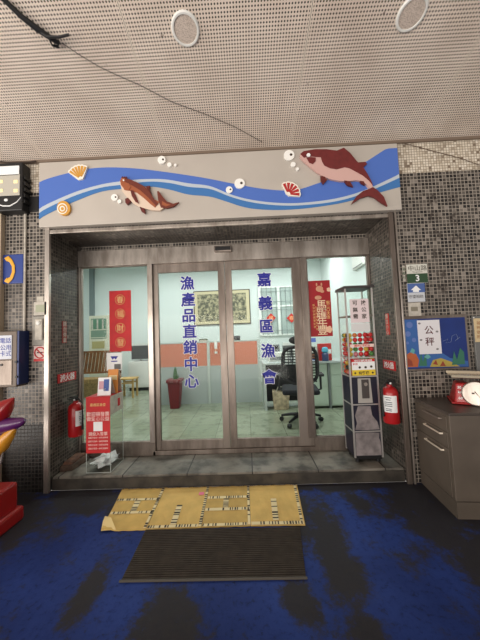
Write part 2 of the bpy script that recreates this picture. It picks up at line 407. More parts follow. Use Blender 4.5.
# lettering on the sliding leaves
def glass_chars(door, chars, pts, size, y):
    for ch, p in zip(chars, pts):
        c = aty(p[0], p[1], y)
        o = MB(); q = MB()
        for k in range(12): a = k * PI / 6; write(o, ch, (c.x + .0085 * math.cos(a), y - .001 - k * .00002, c.z + .0085 * math.sin(a)), size, bold=.01)
        for k in range(8): a = k * PI / 4; write(q, ch, (c.x + .0032 * math.cos(a), y - .003 - k * .00002, c.z + .0032 * math.sin(a)), size, bold=.01)
        o.build('character_outline', m_wvin, door); q.build('character', m_navy, door)
glass_chars(d3, '漁產品直銷中心', [(187.3, 283), (188, 299.5), (188.8, 315.5), (189.6, 331), (190.3, 347), (191, 364), (191.8, 381)], .166, .484)
glass_chars(d4, '嘉義區漁會', [(264, 279.5), (265.3, 303), (266.6, 326), (268, 350.5), (269.3, 376.5)], .166, .484)
# door sensor
t = thing('door_sensor', 'small black motion sensor on the steel beam above the sliding doors', 'sensor', (-.22, .43, 2.33))
c0 = aty(214, 247, .41); c1 = aty(232, 252, .41)
MB().box(c0.x, c1.x, .385, .43, c1.z + .004, c0.z + .006).build('housing', m_steel2, t, bevel=.01)
MB().box(c0.x + .015, c1.x - .015, .38, .385, c1.z + .02, c0.z - .008).build('lens', m_black, t)
c0 = aty(181, 268, .46)

# ------------------------------------------------------------------ indoor room
IZ = .15; RX0, RX1, RY = -4.9, 2.1, 4.8; ICEIL = 3.5
struct('floor_indoor', B(RX0, RX1 + .1, .505, RY + .1, .05, IZ), m_ifloor)
struct('wall_back', B(RX0, RX1 + .1, RY, RY + .1, IZ, ICEIL), m_iwall)
struct('wall_indoor_left', B(RX0 - .1, RX0, .5, RY + .1, .05, ICEIL), m_iwall)
struct('wall_indoor_right', B(RX1, RX1 + .1, .505, RY, IZ, ICEIL), m_iwall)
struct('ceiling_indoor', B(RX0 - .1, RX1 + .1, .5, RY + .1, ICEIL, ICEIL + .1), m_iwall)
struct('wall_indoor_front', B(RX0, RX1, .5, .52, 2.5, ICEIL), m_iwall)
b = MB(); b.box(RX0, XL, .5, .52, IZ, 2.5); b.box(XR, RX1, .5, .52, IZ, 2.5); struct('wall_indoor_side', b, m_iwall)
for l in INDOOR:
    x, y = l.location.x, l.location.y
    t = thing('ceiling_lamp', 'white tube lamp on the indoor ceiling, %s row, %s' % ('front' if y < 2 else 'back', 'far left' if x < -3 else 'left' if x < -1 else ('middle' if x < 1 else 'right')), 'ceiling light', (x, y, 3.4), 'tube lamps on the indoor ceiling')
    B(x - .58, x + .58, y - .14, y + .14, 3.4, ICEIL).build('housing', m_white, t)
    B(x - .55, x + .55, y - .11, y + .11, 3.385, 3.4).build('diffuser', mat('lamp_diffuser', (235, 250, 245), .5, emit=2.5), t)

# ================================================================== SIGN OVER THE DOOR
SY = -.07
def sp(px, py, y=SY): return aty(px, py, y)
tl, tr, bl, br = sp(38, 163), sp(397, 143), sp(40, 228.5), sp(402, 208)
x0, x1 = (tl.x + bl.x) / 2, (tr.x + br.x) / 2; z1 = min((tl.z + tr.z) / 2, 3.27); z0 = (bl.z + br.z) / 2
sign = thing('sign_board', 'long grey metal sign over the door painted with blue waves', 'sign', ((x0 + x1) / 2, SY / 2, z0))
B(x0, x1, SY, -.004, z0, min(z1, ceil_z(0) - .03)).build('panel', m_panel, sign, bevel=.004)
SX0, SX1 = x0, x1
def c3(x, y): return (30 + x / 2.526, 130 + y / 2.526)
def c4(x, y): return (210 + x / 2.4, 130 + y / 2.4)
def spline(pts, n=6):
    out = []
    for i in range(len(pts) - 1):
        p0, p1, p2, p3 = pts[max(i - 1, 0)], pts[i], pts[i + 1], pts[min(i + 2, len(pts) - 1)]
        for k in range(n):
            t_ = k / n
            out.append(tuple(.5 * (2 * p1[j] + (p2[j] - p0[j]) * t_ + (2 * p0[j] - 5 * p1[j] + 4 * p2[j] - p3[j]) * t_ ** 2 + (3 * p1[j] - p0[j] - 3 * p2[j] + p3[j]) * t_ ** 3) for j in (0, 1)))
    return out + [pts[-1]]
def band(upper, lower, y, th, m, name):
    U = [sp(*p) for p in spline(upper)]; L = [sp(*p) for p in spline(lower)]
    for A in (U, L):
        for q in A: q.x = min(max(q.x, SX0 + .004), SX1 - .004)
    mb = MB(); n = min(len(U), len(L))
    # resample both onto common x
    def zat(A, x):
        for i in range(len(A) - 1):
            if A[i].x <= x <= A[i + 1].x and A[i + 1].x > A[i].x:
                f = (x - A[i].x) / (A[i + 1].x - A[i].x); return A[i].z * (1 - f) + A[i + 1].z * f
        return A[0].z if x < A[0].x else A[-1].z
    N = 90; xs = [SX0 + .004 + (SX1 - SX0 - .008) * i / N for i in range(N + 1)]
    vs = []; fs = []
    for x in xs:
        a, b_ = zat(U, x), zat(L, x); a = min(a, z1 - .05)
        vs += [(x, y, a), (x, y, b_), (x, y + th, a), (x, y + th, b_)]
    for i in range(N):
        k = i * 4; fs += [(k, k + 1, k + 5, k + 4), (k, k + 4, k + 6, k + 2), (k + 1, k + 3, k + 7, k + 5)]
    mb.add(vs, fs); return mb.build(name, m, sign)
U1 = [c3(20, 133), c3(60, 119), c3(120, 104), c3(160, 97), c3(210, 95), c3(270, 98), c3(330, 105), c3(400, 115), c4(0, 118), c4(60, 130), c4(130, 142), c4(200, 145), c4(260, 128), c4(330, 103), c4(400, 60), c4(452, 26)]
L1 = [c3(20, 200), c3(60, 180), c3(120, 155), c3(180, 138), c3(230, 130), c3(280, 125), c3(340, 125), c3(400, 135), c4(0, 135), c4(50, 155), c4(100, 168), c4(160, 175), c4(220, 175), c4(300, 165), c4(370, 145), c4(455, 106)]
U2 = [c3(20, 211), c3(60, 190), c3(120, 164), c3(180, 146), c3(240, 138), c3(300, 131), c3(350, 134), c3(400, 144), c4(0, 142), c4(50, 161), c4(100, 174), c4(160, 181), c4(220, 181), c4(300, 172), c4(370, 152), c4(455, 115)]
L2 = [c3(20, 226), c3(60, 205), c3(120, 178), c3(180, 156), c3(240, 148), c3(300, 143), c3(350, 150), c3(400, 163), c4(0, 160), c4(40, 172), c4(90, 187), c4(150, 192), c4(210, 190), c4(270, 183), c4(330, 172), c4(400, 152), c4(455, 137)]
band(U1, L1, SY - .004, .004, m_blue1, 'wave')
band(L1, U2, SY - .003, .003, m_line, 'wave_edge')
band(U2, L2, SY - .004, .004, m_blue2, 'wave')

def cut(pts, y, th, m, name, parent, conv=None, sub=True):
    mb = MB(); mb.prism([sp(*(conv(*p) if conv else p), y) for p in pts], (0, th, 0)); return mb.build(name, m, parent)
m_fb = mat('fish_brown', (98, 32, 26), .55, var=.15, vscale=20); m_fo = mat('fish_orange', (158, 86, 52), .55); m_fr = mat('fish_rust', (108, 44, 28), .55)
m_fc = mat('fish_cream', (222, 200, 180), .55); m_fp = mat('fish_pink', (206, 168, 160), .55); m_maroon = mat('fish_maroon', (108, 34, 34), .55, var=.15, vscale=20)
m_rim = mat('cutout_edge', (110, 80, 66), .6)
# small orange fish
def k1(x, y): return (100 + x / 6, 160 + y / 6)
FY = SY - .03
c = sp(*k1(240, 220))
t = thing('fish_cutout', 'small rust-orange carp cut-out on the left of the sign', 'fish decoration', (c.x, SY, c.z))
cut([(120, 125), (122, 150), (135, 190), (165, 228), (200, 260), (250, 286), (310, 300), (360, 303), (380, 288), (350, 245), (320, 235), (300, 200), (270, 165), (220, 138), (180, 120), (150, 112), (130, 108)], FY, .024, m_fc, 'body', t, k1)
cut([(120, 122), (126, 150), (150, 180), (185, 185), (220, 195), (260, 225), (300, 262), (330, 285), (355, 250), (325, 235), (300, 196), (270, 162), (220, 134), (180, 117), (150, 110), (130, 106)], FY - .005, .005, m_fo, 'side', t, k1)
cut([(150, 130), (190, 150), (240, 180), (290, 225), (335, 275), (350, 262), (325, 235), (300, 194), (270, 160), (220, 133), (180, 116), (150, 109)], FY - .009, .004, m_fr, 'back', t, k1)
cut([(128, 140), (145, 132), (172, 140), (185, 162), (170, 182), (145, 178)], FY - .010, .005, m_fo, 'cheek', t, k1)
cut([(182, 180), (198, 183), (215, 215), (234, 262), (212, 250), (190, 215)], FY - .012, .004, m_fb, 'fin', t, k1)
cut([(150, 232), (168, 226), (186, 246), (162, 268), (152, 255)], FY - .002, .02, m_fb, 'fin', t, k1)
cut([(238, 280), (266, 290), (272, 322), (248, 308)], FY - .002, .02, m_fb, 'fin', t, k1)
cut([(272, 158), (300, 154), (296, 172), (308, 205), (290, 185)], FY - .002, .02, m_fb, 'fin', t, k1)
cut([(342, 188), (352, 186), (372, 215), (400, 248), (440, 262), (474, 252), (440, 278), (400, 288), (365, 285), (350, 245)], FY - .004, .02, m_fr, 'tail', t, k1)
cut([(372, 246), (400, 262), (425, 268), (395, 278), (372, 268)], FY - .007, .004, m_fo, 'tail_stripe', t, k1)
cut([(135, 118), (143, 116), (146, 124), (138, 127)], FY - .012, .004, m_wvin, 'eye', t, k1)
for dx in (0, 11, 22): cut([(127 + dx, 106), (135 + dx, 96), (139 + dx, 108)], FY - .001, .01, m_fb, 'crest', t, k1)
# big fish
def k2(x, y): return (290 + x / 4.364, 140 + y / 4.364)
c = sp(*k2(220, 130))
t = thing('fish_cutout', 'large maroon fish cut-out with pink belly on the right of the sign', 'fish decoration', (c.x, SY, c.z))
cut([(45, 60), (60, 50), (110, 42), (160, 42), (205, 48), (245, 62), (290, 92), (318, 120), (338, 152), (352, 178), (364, 210), (350, 213), (335, 195), (318, 180), (290, 175), (260, 179), (220, 179), (180, 171), (150, 161), (115, 137), (88, 115), (60, 92), (44, 72)], FY, .024, m_fp, 'body', t, k2)
cut([(45, 60), (60, 48), (110, 40), (160, 40), (205, 46), (245, 60), (290, 90), (320, 118), (340, 150), (354, 176), (362, 196), (345, 176), (320, 155), (290, 138), (260, 122), (240, 118), (205, 127), (175, 122), (150, 110), (140, 92), (135, 74), (115, 73), (85, 70), (62, 76)], FY - .005, .005, m_maroon, 'back', t, k2)
cut([(72, 76), (90, 74), (112, 76), (112, 92), (100, 104), (84, 98)], FY - .006, .005, m_maroon, 'cheek', t, k2)
cut([(200, 48), (235, 33), (262, 55), (292, 92), (240, 64)], FY - .002, .02, m_maroon, 'fin', t, k2)
cut([(288, 98), (330, 95), (336, 104), (315, 122)], FY - .002, .02, m_maroon, 'fin', t, k2)
cut([(134, 156), (152, 160), (162, 174), (146, 192), (136, 176)], FY - .002, .02, m_fb, 'fin', t, k2)
cut([(236, 176), (262, 180), (276, 204), (252, 196)], FY - .002, .02, m_fb, 'fin', t, k2)
cut([(306, 178), (322, 180), (328, 196), (312, 188)], FY - .002, .02, m_fb, 'fin', t, k2)
cut([(362, 205), (384, 220), (410, 248), (426, 288), (400, 272), (370, 250), (345, 242), (310, 252), (268, 279), (290, 245), (320, 222), (348, 212)], FY - .004, .02, m_maroon, 'tail', t, k2)
def disc(px, py, r, y, th, m, name, parent, n=18):
    p = sp(px, py, y); q = sp(px + r, py, y); rr = abs(q.x - p.x); mb = MB()
    mb.lathe([(rr, 0), (rr, th)], p, (0, 1, 0), n); return mb.build(name, m, parent)
e = k2(81, 65); disc(e[0], e[1], 1.9, FY - .012, .006, m_wvin, 'eye', t)
# shells
m_sy = mat('shell_ochre', (206, 150, 60), .5); m_sw = mat('shell_cream', (240, 234, 220), .5); m_sr = mat('shell_red', (176, 40, 40), .5)
def fan(px, py, r, a0, a1, base, rib, label, lobes=7, rot=0):
    c = sp(px, py); t = thing('shell_cutout', label, 'shell decoration', (c.x, SY, c.z))
    foot = (px - r * .75 * math.sin(R(rot)), py + r * .75 * math.cos(R(rot)))
    def P_(a, rad): a = R(a + rot); return (foot[0] + rad * math.sin(a), foot[1] - rad * math.cos(a))
    pts = [P_(a0 - 60, r * .28), ] ; n = lobes * 4
    for i in range(n + 1):
        f = i / n; a = a0 + (a1 - a0) * f; pts.append(P_(a, r * (1.62 + .07 * abs(math.sin(f * lobes * PI)))))
    pts.append(P_(a1 + 60, r * .28))
    cut(pts, SY - .022, .02, base, 'shell_body', t)
    for i in range(lobes):
        a = a0 + (a1 - a0) * (i + .5) / lobes; wv = (a1 - a0) / lobes * .34
        cut([P_(a - wv * 2, r * .3), P_(a - wv, r * 1.52), P_(a + wv, r * 1.52), P_(a + wv * 2, r * .3)], SY - .025, .004, rib, 'rib', t)
    return t
fan(78.6, 172.6, 8.6, -46, 46, m_sw, m_sy, 'ochre and cream fan shell cut-out at top left of the sign', 6, -16)
fan(291.5, 189.3, 7.4, -68, 68, m_sw, m_sr, 'red and white striped fan shell cut-out near middle of the sign', 6, 35)
c = sp(63.3, 207.6); t = thing('shell_cutout', 'small curled ochre shell cut-out at bottom left of the sign', 'shell decoration', (c.x, SY, c.z))
def oval(px, py, rx, ry, rot=0, n=22, a0=0, a1=360): return [(px + rx * math.cos(R(a0 + (a1 - a0) * i / n)) * math.cos(R(rot)) - ry * math.sin(R(a0 + (a1 - a0) * i / n)) * math.sin(R(rot)), py + rx * math.cos(R(a0 + (a1 - a0) * i / n)) * math.sin(R(rot)) + ry * math.sin(R(a0 + (a1 - a0) * i / n)) * math.cos(R(rot))) for i in range(n)]
cut(oval(63.5, 208, 6.6, 7.4, -20), SY - .022, .02, m_sy, 'shell_body', t)
for rr, mm, dy in ((5.2, m_sw, .002), (4.1, m_sy, .004), (2.7, m_sw, .006), (1.5, m_sy, .008)): cut(oval(62.2, 208.6, rr, rr * 1.05), SY - .022 - dy, .003, mm, 'ring', t)
# bubbles
m_bw = mat('bubble_white', (244, 243, 238), .5)
BUB = [(161.5, 159.7, 4, 'white bubble disc above the carp tail, largest of its three'), (169.3, 164.5, 2.2, 'middle white bubble disc to the right of the carp'), (175.3, 164.8, 1.3, 'tiniest white bubble disc, right end of the row above the carp'),
       (114.3, 197.3, 3.4, 'larger of two white bubble discs below the carp head'), (119.2, 201.3, 2, 'smaller of two white bubble discs below the carp head'),
       (289.2, 155, 5.3, 'biggest white bubble disc, by the snout of the large fish'), (293.2, 164.2, 2.5, 'middle white bubble disc below the snout of the large fish'), (297.5, 168.8, 1.6, 'smallest white bubble disc below the snout of the large fish'),
       (239.6, 183.4, 5.2, 'larger white bubble disc on the wave at middle of the sign'), (229.2, 189.6, 3.4, 'smaller white bubble disc on the wave at middle of the sign')]
for px, py, r, lb in BUB:
    c = sp(px, py); t = thing('bubble_cutout', lb, 'bubble decoration', (c.x, SY, c.z), 'bubbles on the sign')
    disc(px, py, r, SY - .018, .016, m_bw, 'disc', t)
    if r > 3: disc(px + r * .35, py - r * .1, r * .25, SY - .021, .003, mat('bubble_dot', (60, 44, 36), .5), 'dot', t, 10)

# ================================================================== CEILING THINGS
nrm = Vector((0, -SLOPE, -1)).normalized()
for px, py, lb in ((185.5, 29, 'round white ceiling speaker left of the middle of the perforated ceiling'), (411.5, 13.5, 'round white ceiling speaker at the right of the perforated ceiling')):
    p = atc(px, py); t = thing('ceiling_speaker', lb, 'speaker', p, 'ceiling speakers')
    mb = MB(); mb._lathe([(.076, .0), (.078, .012), (.088, .012), (.095, .004), (.095, 0)], p, nrm, 32, 0); mb.build('rim', m_white, t, smooth=True)
    k = NB('speaker_grille'); g = k.node('ShaderNodeTexVoronoi'); g.inputs['Scale'].default_value = 160; k.n.links.new(k.tc.outputs['Object'], g.inputs['Vector'])
    k.n.links.new(k.mix(k.smooth(g.outputs['Distance'], .25, .5), lin((150, 136, 124)), lin((206, 192, 180))), k.b.inputs['Base Color'])
    mb = MB(); mb._lathe([(.001, .008), (.076, .006), (.076, 0)], p, nrm, 32, 0); mb.build('grille', k.m, t)
def cpt(px, py, d=.02): return atc(px, py) + nrm * d
def on_ceiling(p, q, n, sag): 
    a, c = cpt(*p), cpt(*q); return [a.lerp(c, i / n) + Vector((0, 0, -sag * 4 * (i / n) * (1 - i / n))) for i in range(n + 1)]
t = thing('ceiling_cable', 'thick black cable with a forked end at the top left of the ceiling', 'cable', cpt(60, 42))
MB().tube([cpt(-30, -28), cpt(5, -2), cpt(22, 14, .025), cpt(38, 26, .03), cpt(60, 42, .02)], [.015, .015, .017, .02, .014], 10).build('cord', m_black, t, smooth=True)
MB().tube([cpt(40, 28, .035), cpt(48, 32, .05), cpt(60, 33, .045), cpt(70, 31, .04)], [.009, .009, .008, .008], 8).build('prong', m_black, t, smooth=True)
MB().tube([cpt(50, 36, .03), cpt(53, 42, .035), cpt(59, 45, .02)], [.007, .007, .01], 8).build('clip', m_black, t, smooth=True)
wire = [cpt(62, 42, .01)] + [cpt(*p, .012) for p in ((80, 54), (100, 66), (117, 74), (140, 84), (172, 101), (205, 113), (235, 126), (262, 141))]
tag(MB().tube(wire, .0022, 6).build('thin_wire', m_black, smooth=True, origin='base'), 'thin dark wire sagging across the ceiling towards the sign', 'wire')
wire = [aty(398, 142, -.012), aty(415, 146, -.012), aty(437, 152, -.012), aty(460, 158, -.012), aty(488, 168, -.012)]
tag(MB().tube(wire, .003, 6).build('thin_wire', mat('brown_wire', (92, 74, 60), .7), smooth=True, origin='base'), 'thin brown wire slanting over the cream tiles right of the sign', 'wire')

# ================================================================== LEFT WALL
def plate(name, px0, py0, px1, py1, y0, y1, m, parent=None, bevel=.003, **kw):
    a = aty(px0, py0, y0); c = aty(px1, py1, y0); return MB().box(a.x, c.x, y0, y1, c.z, a.z).build(name, m, parent, bevel=bevel, **kw)
# lamp box, top left
c = aty(12, 190, -.1)
t = thing('display_box', 'black box with a pale lit front panel high on the left wall', 'light box', (c.x, -.05, 2.72))
a0 = aty(-14, 164, -.1); a1 = aty(22, 210, -.1)
B(a0.x, a1.x, -.1, 0, a1.z, a0.z).build('housing', m_black, t, bevel=.01)
for i in range(5): B(a1.x - .001, a1.x + .016, -.085, -.01, a1.z + .08 + i * .06, a1.z + .11 + i * .06).build('cooling_rib', m_black, t)
plate('black_plate', 20, 197, 38, 211, -.02, 0, m_black, t)  # flat black plate filling the dark area beside the housing
plate('top_strip', -12, 167, 19, 175, -.105, -.1, m_wvin, t)
plate('front_panel', -12, 175.5, 19.5, 195, -.105, -.1, mat('display_face', (186, 182, 170), .4), t)
for (qx, qy) in ((.5, 181.5), (.5, 190.5), (15.5, 181.5), (15.5, 190.5)): plate('led', qx - 2, qy - 1.5, qx + 2, qy + 1.5, -.108, -.105, mat('warm_led', (255, 232, 170), .4, emit=.35), t)
mb = MB(); pts = [aty(*q, -.103) for q in ((-6, 203), (3, 206), (10, 206), (17, 202), (21, 197))]; mb.tube(pts, [.002, .006, .006, .005, .002], 8); mb.build('swoosh', m_wvin, t)
mb = MB(); mb.ball(aty(6, 200, -.103), .018, sc=(1.1, .3, .8)); mb.build('emblem', m_wvin, t, smooth=True)
mb = MB(); mb.tube([aty(-8, 161, -.05), aty(10, 162.5, -.06), aty(30, 162, -.05), aty(36, 161, -.03)], .007, 8); 
tag(mb.build('hanging_rod', mat('rusty_rod', (60, 46, 38), .7), smooth=True, origin='base'), 'dark rod above the black light box at the top left', 'rod')
# pipes
def pipe(px, pyt, pyb, r, m, label, ztop=None):
    a = aty(px, pyt, -r); c = aty(px, pyb, -r); x = (a.x + c.x) / 2
    return tag(MB().tube([(x, -r, c.z), (x, -r, a.z)], r, 12).build('wall_pipe', m, smooth=True, origin='base'), label, 'pipe')
pipe(25, 213, 331, .011, m_offw, 'thin pale conduit running down the left wall into the telephone')
a = aty(-2, 300, -.05); tag(MB().box(a.x - .06, aty(-.2, 300, -.05).x, -.05, 0, 0.0, 2.72).build('wall_post', mat('beige_post', (176, 160, 138), .7), origin='base', bevel=.004), 'pale beige post at the left edge of the picture', 'post')
# telephone sign
t = thing('telephone_sign', 'blue square sign with a yellow telephone handset on the left wall', 'sign', aty(10, 283, -.02))
plate('board', -14, 255.5, 23, 283, -.02, 0, mat('sign_blue', (36, 62, 136), .45), t, bevel=.008)
mb = MB(); pts = [aty(*q, -.024) for q in ((6, 260), (8, 258.5), (11, 261), (13.5, 266), (13.6, 272), (11.5, 278), (8, 281), (6, 279.5))]
mb.tube(pts, [.026, .028, .018, .016, .016, .018, .028, .026], 8); hs = mb.build('handset_symbol', mat('sign_yellow', (226, 168, 44), .5), t, smooth=True); hs.scale = (1, .25, 1); hs.location.y = -.004
# telephone
t = thing('public_telephone', 'grey and blue steel public telephone on the left wall', 'telephone', aty(12, 386, -.12))
fy = -.12; a0 = aty(-16, 332, fy); a1 = aty(18.5, 387, fy)
B(a0.x, a1.x - .02, fy, 0, a1.z, a0.z).build('housing', mat('brown_grey_steel', (98, 86, 76), .5, .3), t, bevel=.008)
B(a1.x - .02, a1.x, fy + .002, 0, a1.z + .02, a0.z + .0).build('side_cover', mat('dark_blue_steel', (28, 44, 92), .45, .2), t, bevel=.004)
plate('instruction_label', -12, 336, 11.5, 359, fy - .006, fy, mat('label_white', (200, 204, 214), .5), t)
mb = MB(); 
for r_, s_ in ((340.5, '電話'), (347.5, '公用'), (353.5, '卡式')): write(mb, s_, aty(5.5, r_, fy - .007), .055, bold=.01)
mb.build('lettering', mat('label_blue', (44, 62, 150), .5), t)
plate('metal_panel', -12, 361, 11.5, 385, fy - .006, fy, m_steel2, t)
for q in ((15.5, 362), (16, 377), (1, 365)):
    mb = MB(); mb.lathe([(.011, 0), (.011, .008)], aty(*q, fy - .012), (0, 1, 0), 12); mb.build('lock', m_black, t)
# switch plates
t = thing('switch_box', 'small cream box with a worn sticker, upper of the two left of the door post', 'switch box', aty(40, 315, -.03))
plate('box', 33.5, 302, 46.5, 315, -.03, 0, m_offw, t); plate('cap', 36.5, 296.5, 43.5, 302, -.02, 0, m_offw, t); plate('sticker', 35.5, 305, 44.5, 312, -.033, -.03, mat('sticker_grey', (160, 164, 140), .6), t)
t = thing('switch_box', 'larger grey wall plate with a white oval bell button above the no smoking sign', 'switch box', aty(39, 345, -.02))
plate('plate', 32.5, 316.5, 46.5, 345, -.02, 0, mat('plate_grey', (150, 146, 138), .6, var=.2, vscale=20), t)
plate('bell', 34.5, 319, 42, 340, -.04, -.02, m_offw, t, bevel=.012)
mb = MB(); mb.ball(aty(38, 323, -.042), .022, sc=(1, .4, 1)); mb.build('button', m_white, t, smooth=True)
plate('key_switch', 43.5, 330, 46.3, 339, -.028, -.02, mat('darkgrey', (70, 66, 62), .5), t)
# no smoking sign
t = thing('no_smoking_sign', 'small square no smoking sign with red ring left of the door', 'sign', aty(40, 361, -.008))
plate('board', 33.6, 346, 47, 361, -.008, 0, mat('sign_pink_white', (214, 190, 184), .5), t, bevel=0)
c = aty(40, 352.6, -.009); mb = MB()
ring = [(c.x + .052 * math.cos(a), -.010, c.z + .052 * math.sin(a)) for a in [2 * PI * i / 24 for i in range(25)]]; mb.tube(ring, .006, 6); mb.tube([(c.x - .036, -.010, c.z + .036), (c.x + .036, -.010, c.z - .036)], .005, 6)
mb.build('red_ring', mat('sign_red', (190, 34, 38), .5), t)
MB().box(c.x - .03, c.x + .024, -.011, -.008, c.z - .006, c.z + .006).build('cigarette', m_black, t)
MB().box(c.x + .024, c.x + .034, -.011, -.008, c.z - .006, c.z + .006).build('cigarette_tip', mat('sign_red', (190, 34, 38)), t)
plate('red_strip', 33.6, 359, 47, 361, -.010, -.008, mat('sign_red', (190, 34, 38)), t, bevel=0)

# signs on the jambs
m_fad = mat('faded_red', (150, 66, 60), .6, var=.2, vscale=12)
def jamb_sign(name, x, yA, yB, zA, zB, m, label, txt, tsize, facing, vertical, m_t):
    s_ = 1 if facing == '+x' else -1; t = thing(name, label, 'sign', (x, (yA + yB) / 2, zA))
    B(x, x + s_ * .006, yA, yB, zA, zB).build('board', m, t)
    mb = MB(); n = len(txt); yc = (yA + yB) / 2
    for i, ch in enumerate(txt):
        if vertical: p = (x + s_ * .008, yc, zB - (zB - zA) * (i + .5) / n)
        else:
            f = (i + .5) / n; f = f if facing == '+x' else 1 - f
            p = (x + s_ * .008, yA + (yB - yA) * (.1 + .8 * f), (zA + zB) / 2)
        write(mb, ch, p, tsize, facing, bold=.015)
    mb.build('lettering', m_t, t)
xj, xk = XL + .006, XR - .006
jamb_sign('faded_notice', xj, .165, .235, 1.40, 1.63, m_fad, 'narrow faded red notice high on the left tiled door jamb', '請勿停車', .055, '+x', True, m_offw)
jamb_sign('extinguisher_sign', xj, .10, .39, .995, 1.085, mat('sign_red', (190, 34, 38)), 'red extinguisher sign on the left jamb with three white characters', '滅火器', .08, '+x', False, m_wvin)
jamb_sign('faded_notice', xk, .11, .17, 1.36, 1.57, mat('bright_red', (196, 60, 50), .6), 'narrow red notice high on the right tiled door jamb', '推拉小心', .05, '-x', True, m_offw)
jamb_sign('extinguisher_sign', xk, .05, .28, 1.01, 1.10, mat('sign_red', (190, 34, 38)), 'red extinguisher sign on the right jamb with three white characters', '滅火器', .07, '-x', False, m_wvin)

# extinguishers
m_ink0 = mat('label_ink', (90, 100, 110), .6)
def extinguisher(x, y, z, side, label, facing, lr):
    t = thing('fire_extinguisher', label, 'fire extinguisher', (x, y, z), 'fire extinguishers on the jambs')
    mb = MB(); mb._lathe([(.05, 0), (.074, .006), (.078, .02), (.078, .33), (.07, .365), (.045, .39), (.026, .4), (.026, .42)], Vector((x, y, z)), Vector((0, 0, 1)), 26, 0); mb.build('cylinder', m_red, t, smooth=True)
    mb = MB(); r_ = .0795; vs = []; fs = []; N = 12; a0, a1 = lr
    for i in range(N + 1):
        a = R(a0 + (a1 - a0) * i / N); vs += [(x + r_ * math.cos(a), y + r_ * math.sin(a), z + .13), (x + r_ * math.cos(a), y + r_ * math.sin(a), z + .31)]
    for i in range(N): fs.append((2 * i, 2 * i + 2, 2 * i + 3, 2 * i + 1))
    mb.add(vs, fs); mb.build('paper_label', m_wvin, t, smooth=True)
    mb = MB(); am = R((a0 + a1) / 2); uu = Vector((-math.sin(am), math.cos(am), 0)); pc = Vector((x + .0825 * math.cos(am), y + .0825 * math.sin(am), 0))
    for k_, (hh, ww) in enumerate(((.285, .03), (.262, .022), (.235, .034), (.215, .034), (.195, .034), (.165, .026), (.147, .026))):
        q_ = pc + Vector((0, 0, z + hh)); mb.add([q_ - uu * ww, q_ + uu * ww, q_ + uu * ww + Vector((0, 0, .008)), q_ - uu * ww + Vector((0, 0, .008))], [(0, 1, 2, 3)])
    mb.build('label_print', m_ink0, t)
    mb = MB(); mb.box(x - .02, x + .02, y - .02, y + .02, z + .42, z + .45); mb.build('valve', m_black, t, bevel=.004)
    mb = MB(); mb.hexa([(x - .012, y - .11, z + .455), (x + .012, y - .11, z + .455), (x + .012, y + .03, z + .45), (x - .012, y + .03, z + .45)], [(x - .012, y - .11, z + .465), (x + .012, y - .11, z + .465), (x + .012, y + .03, z + .462), (x - .012, y + .03, z + .462)])
    mb.hexa([(x - .01, y - .10, z + .475), (x + .01, y - .10, z + .475), (x + .01, y + .02, z + .468), (x - .01, y + .02, z + .468)], [(x - .01, y - .10, z + .487), (x + .01, y - .10, z + .487), (x + .01, y + .02, z + .478), (x - .01, y + .02, z + .478)]); mb.build('handle', m_black, t)
    mb = MB(); s = -side; mb.tube([(x, y - .02, z + .435), (x + s * .05, y - .03, z + .45), (x + s * .088, y - .03, z + .40), (x + s * .092, y - .02, z + .25), (x + s * .09, y - .02, z + .08)], [.007, .007, .007, .008, .012], 8); mb.build('hose', m_black, t, smooth=True)
    mb = MB(); mb.box(min(x, x + side * .1), max(x, x + side * .1) - 0, y + .078, y + .084, z + .2, z + .24); mb.build('bracket', m_steel2, t)
    mb = MB(); mb.ball((x, y - .026, z + .436), .012); mb.build('gauge', m_wvin, t, smooth=True)
    t.scale = (.92, .92, .86)
    return t
extinguisher(-1.826, .24, .43, -1, 'red fire extinguisher on the left jamb beside the donation box', '+x', (-60, 30))
extinguisher(1.342, .055, .525, 1, 'red fire extinguisher with white label on the right jamb', '-x', (170, 290))

# block on the step
a = thing('stone_block', 'rough brown block lying on the step under the left extinguisher', 'block', (-1.8, .24, STEP))
mb = MB(); mb.hexa([(-1.915, .12, .12), (-1.80, .14, .12), (-1.77, .40, .12), (-1.915, .40, .12)], [(-1.915, .13, .175), (-1.81, .15, .17), (-1.78, .39, .185), (-1.915, .39, .19)]); mb.build('stone', mat('brown_stone', (84, 66, 54), .85, bump=.6, bscale=30, var=.5, vscale=14), a, bevel=.008)
mb = MB(); mb.hexa([(-1.905, .15, .176), (-1.82, .16, .172), (-1.795, .37, .188), (-1.905, .37, .19)], [(-1.90, .16, .20), (-1.83, .17, .197), (-1.80, .36, .21), (-1.90, .36, .212)]); mb.build('top_slab', mat('brick_brown', (106, 74, 58), .85, var=.5, vscale=16), a, bevel=.006)

# donation box
bx0, bx1, by0, by1, bz = -1.625, -1.385, .09, .36, .84
t = thing('donation_box', 'clear acrylic receipt donation box with a red front standing on the step', 'box', ((bx0 + bx1) / 2, (by0 + by1) / 2, STEP))
mb = MB(); th = .005
mb.box(bx0, bx1, by0, by0 + th, STEP, bz); mb.box(bx0, bx1, by1 - th, by1, STEP, bz); mb.box(bx0, bx0 + th, by0 + th, by1 - th, STEP, bz); mb.box(bx1 - th, bx1, by0 + th, by1 - th, STEP, bz); mb.box(bx0 + th, bx1 - th, by0 + th, by1 - th, STEP, STEP + th)
mb.build('acrylic_case', m_acr, t)
fz0, fz1 = aty(97, 453, by0).z, bz
B(bx0, bx1, by0 - .004, by0 - .0005, fz0, fz1).build('red_front', m_redp, t)
cx = (bx0 + bx1) / 2; H = fz1 - fz0
mb = MB(); write(mb, '嘉義區漁會', (cx, by0 - .005, fz1 - H * .12), .032, bold=.01); mb.build('title_lettering', m_gold, t)
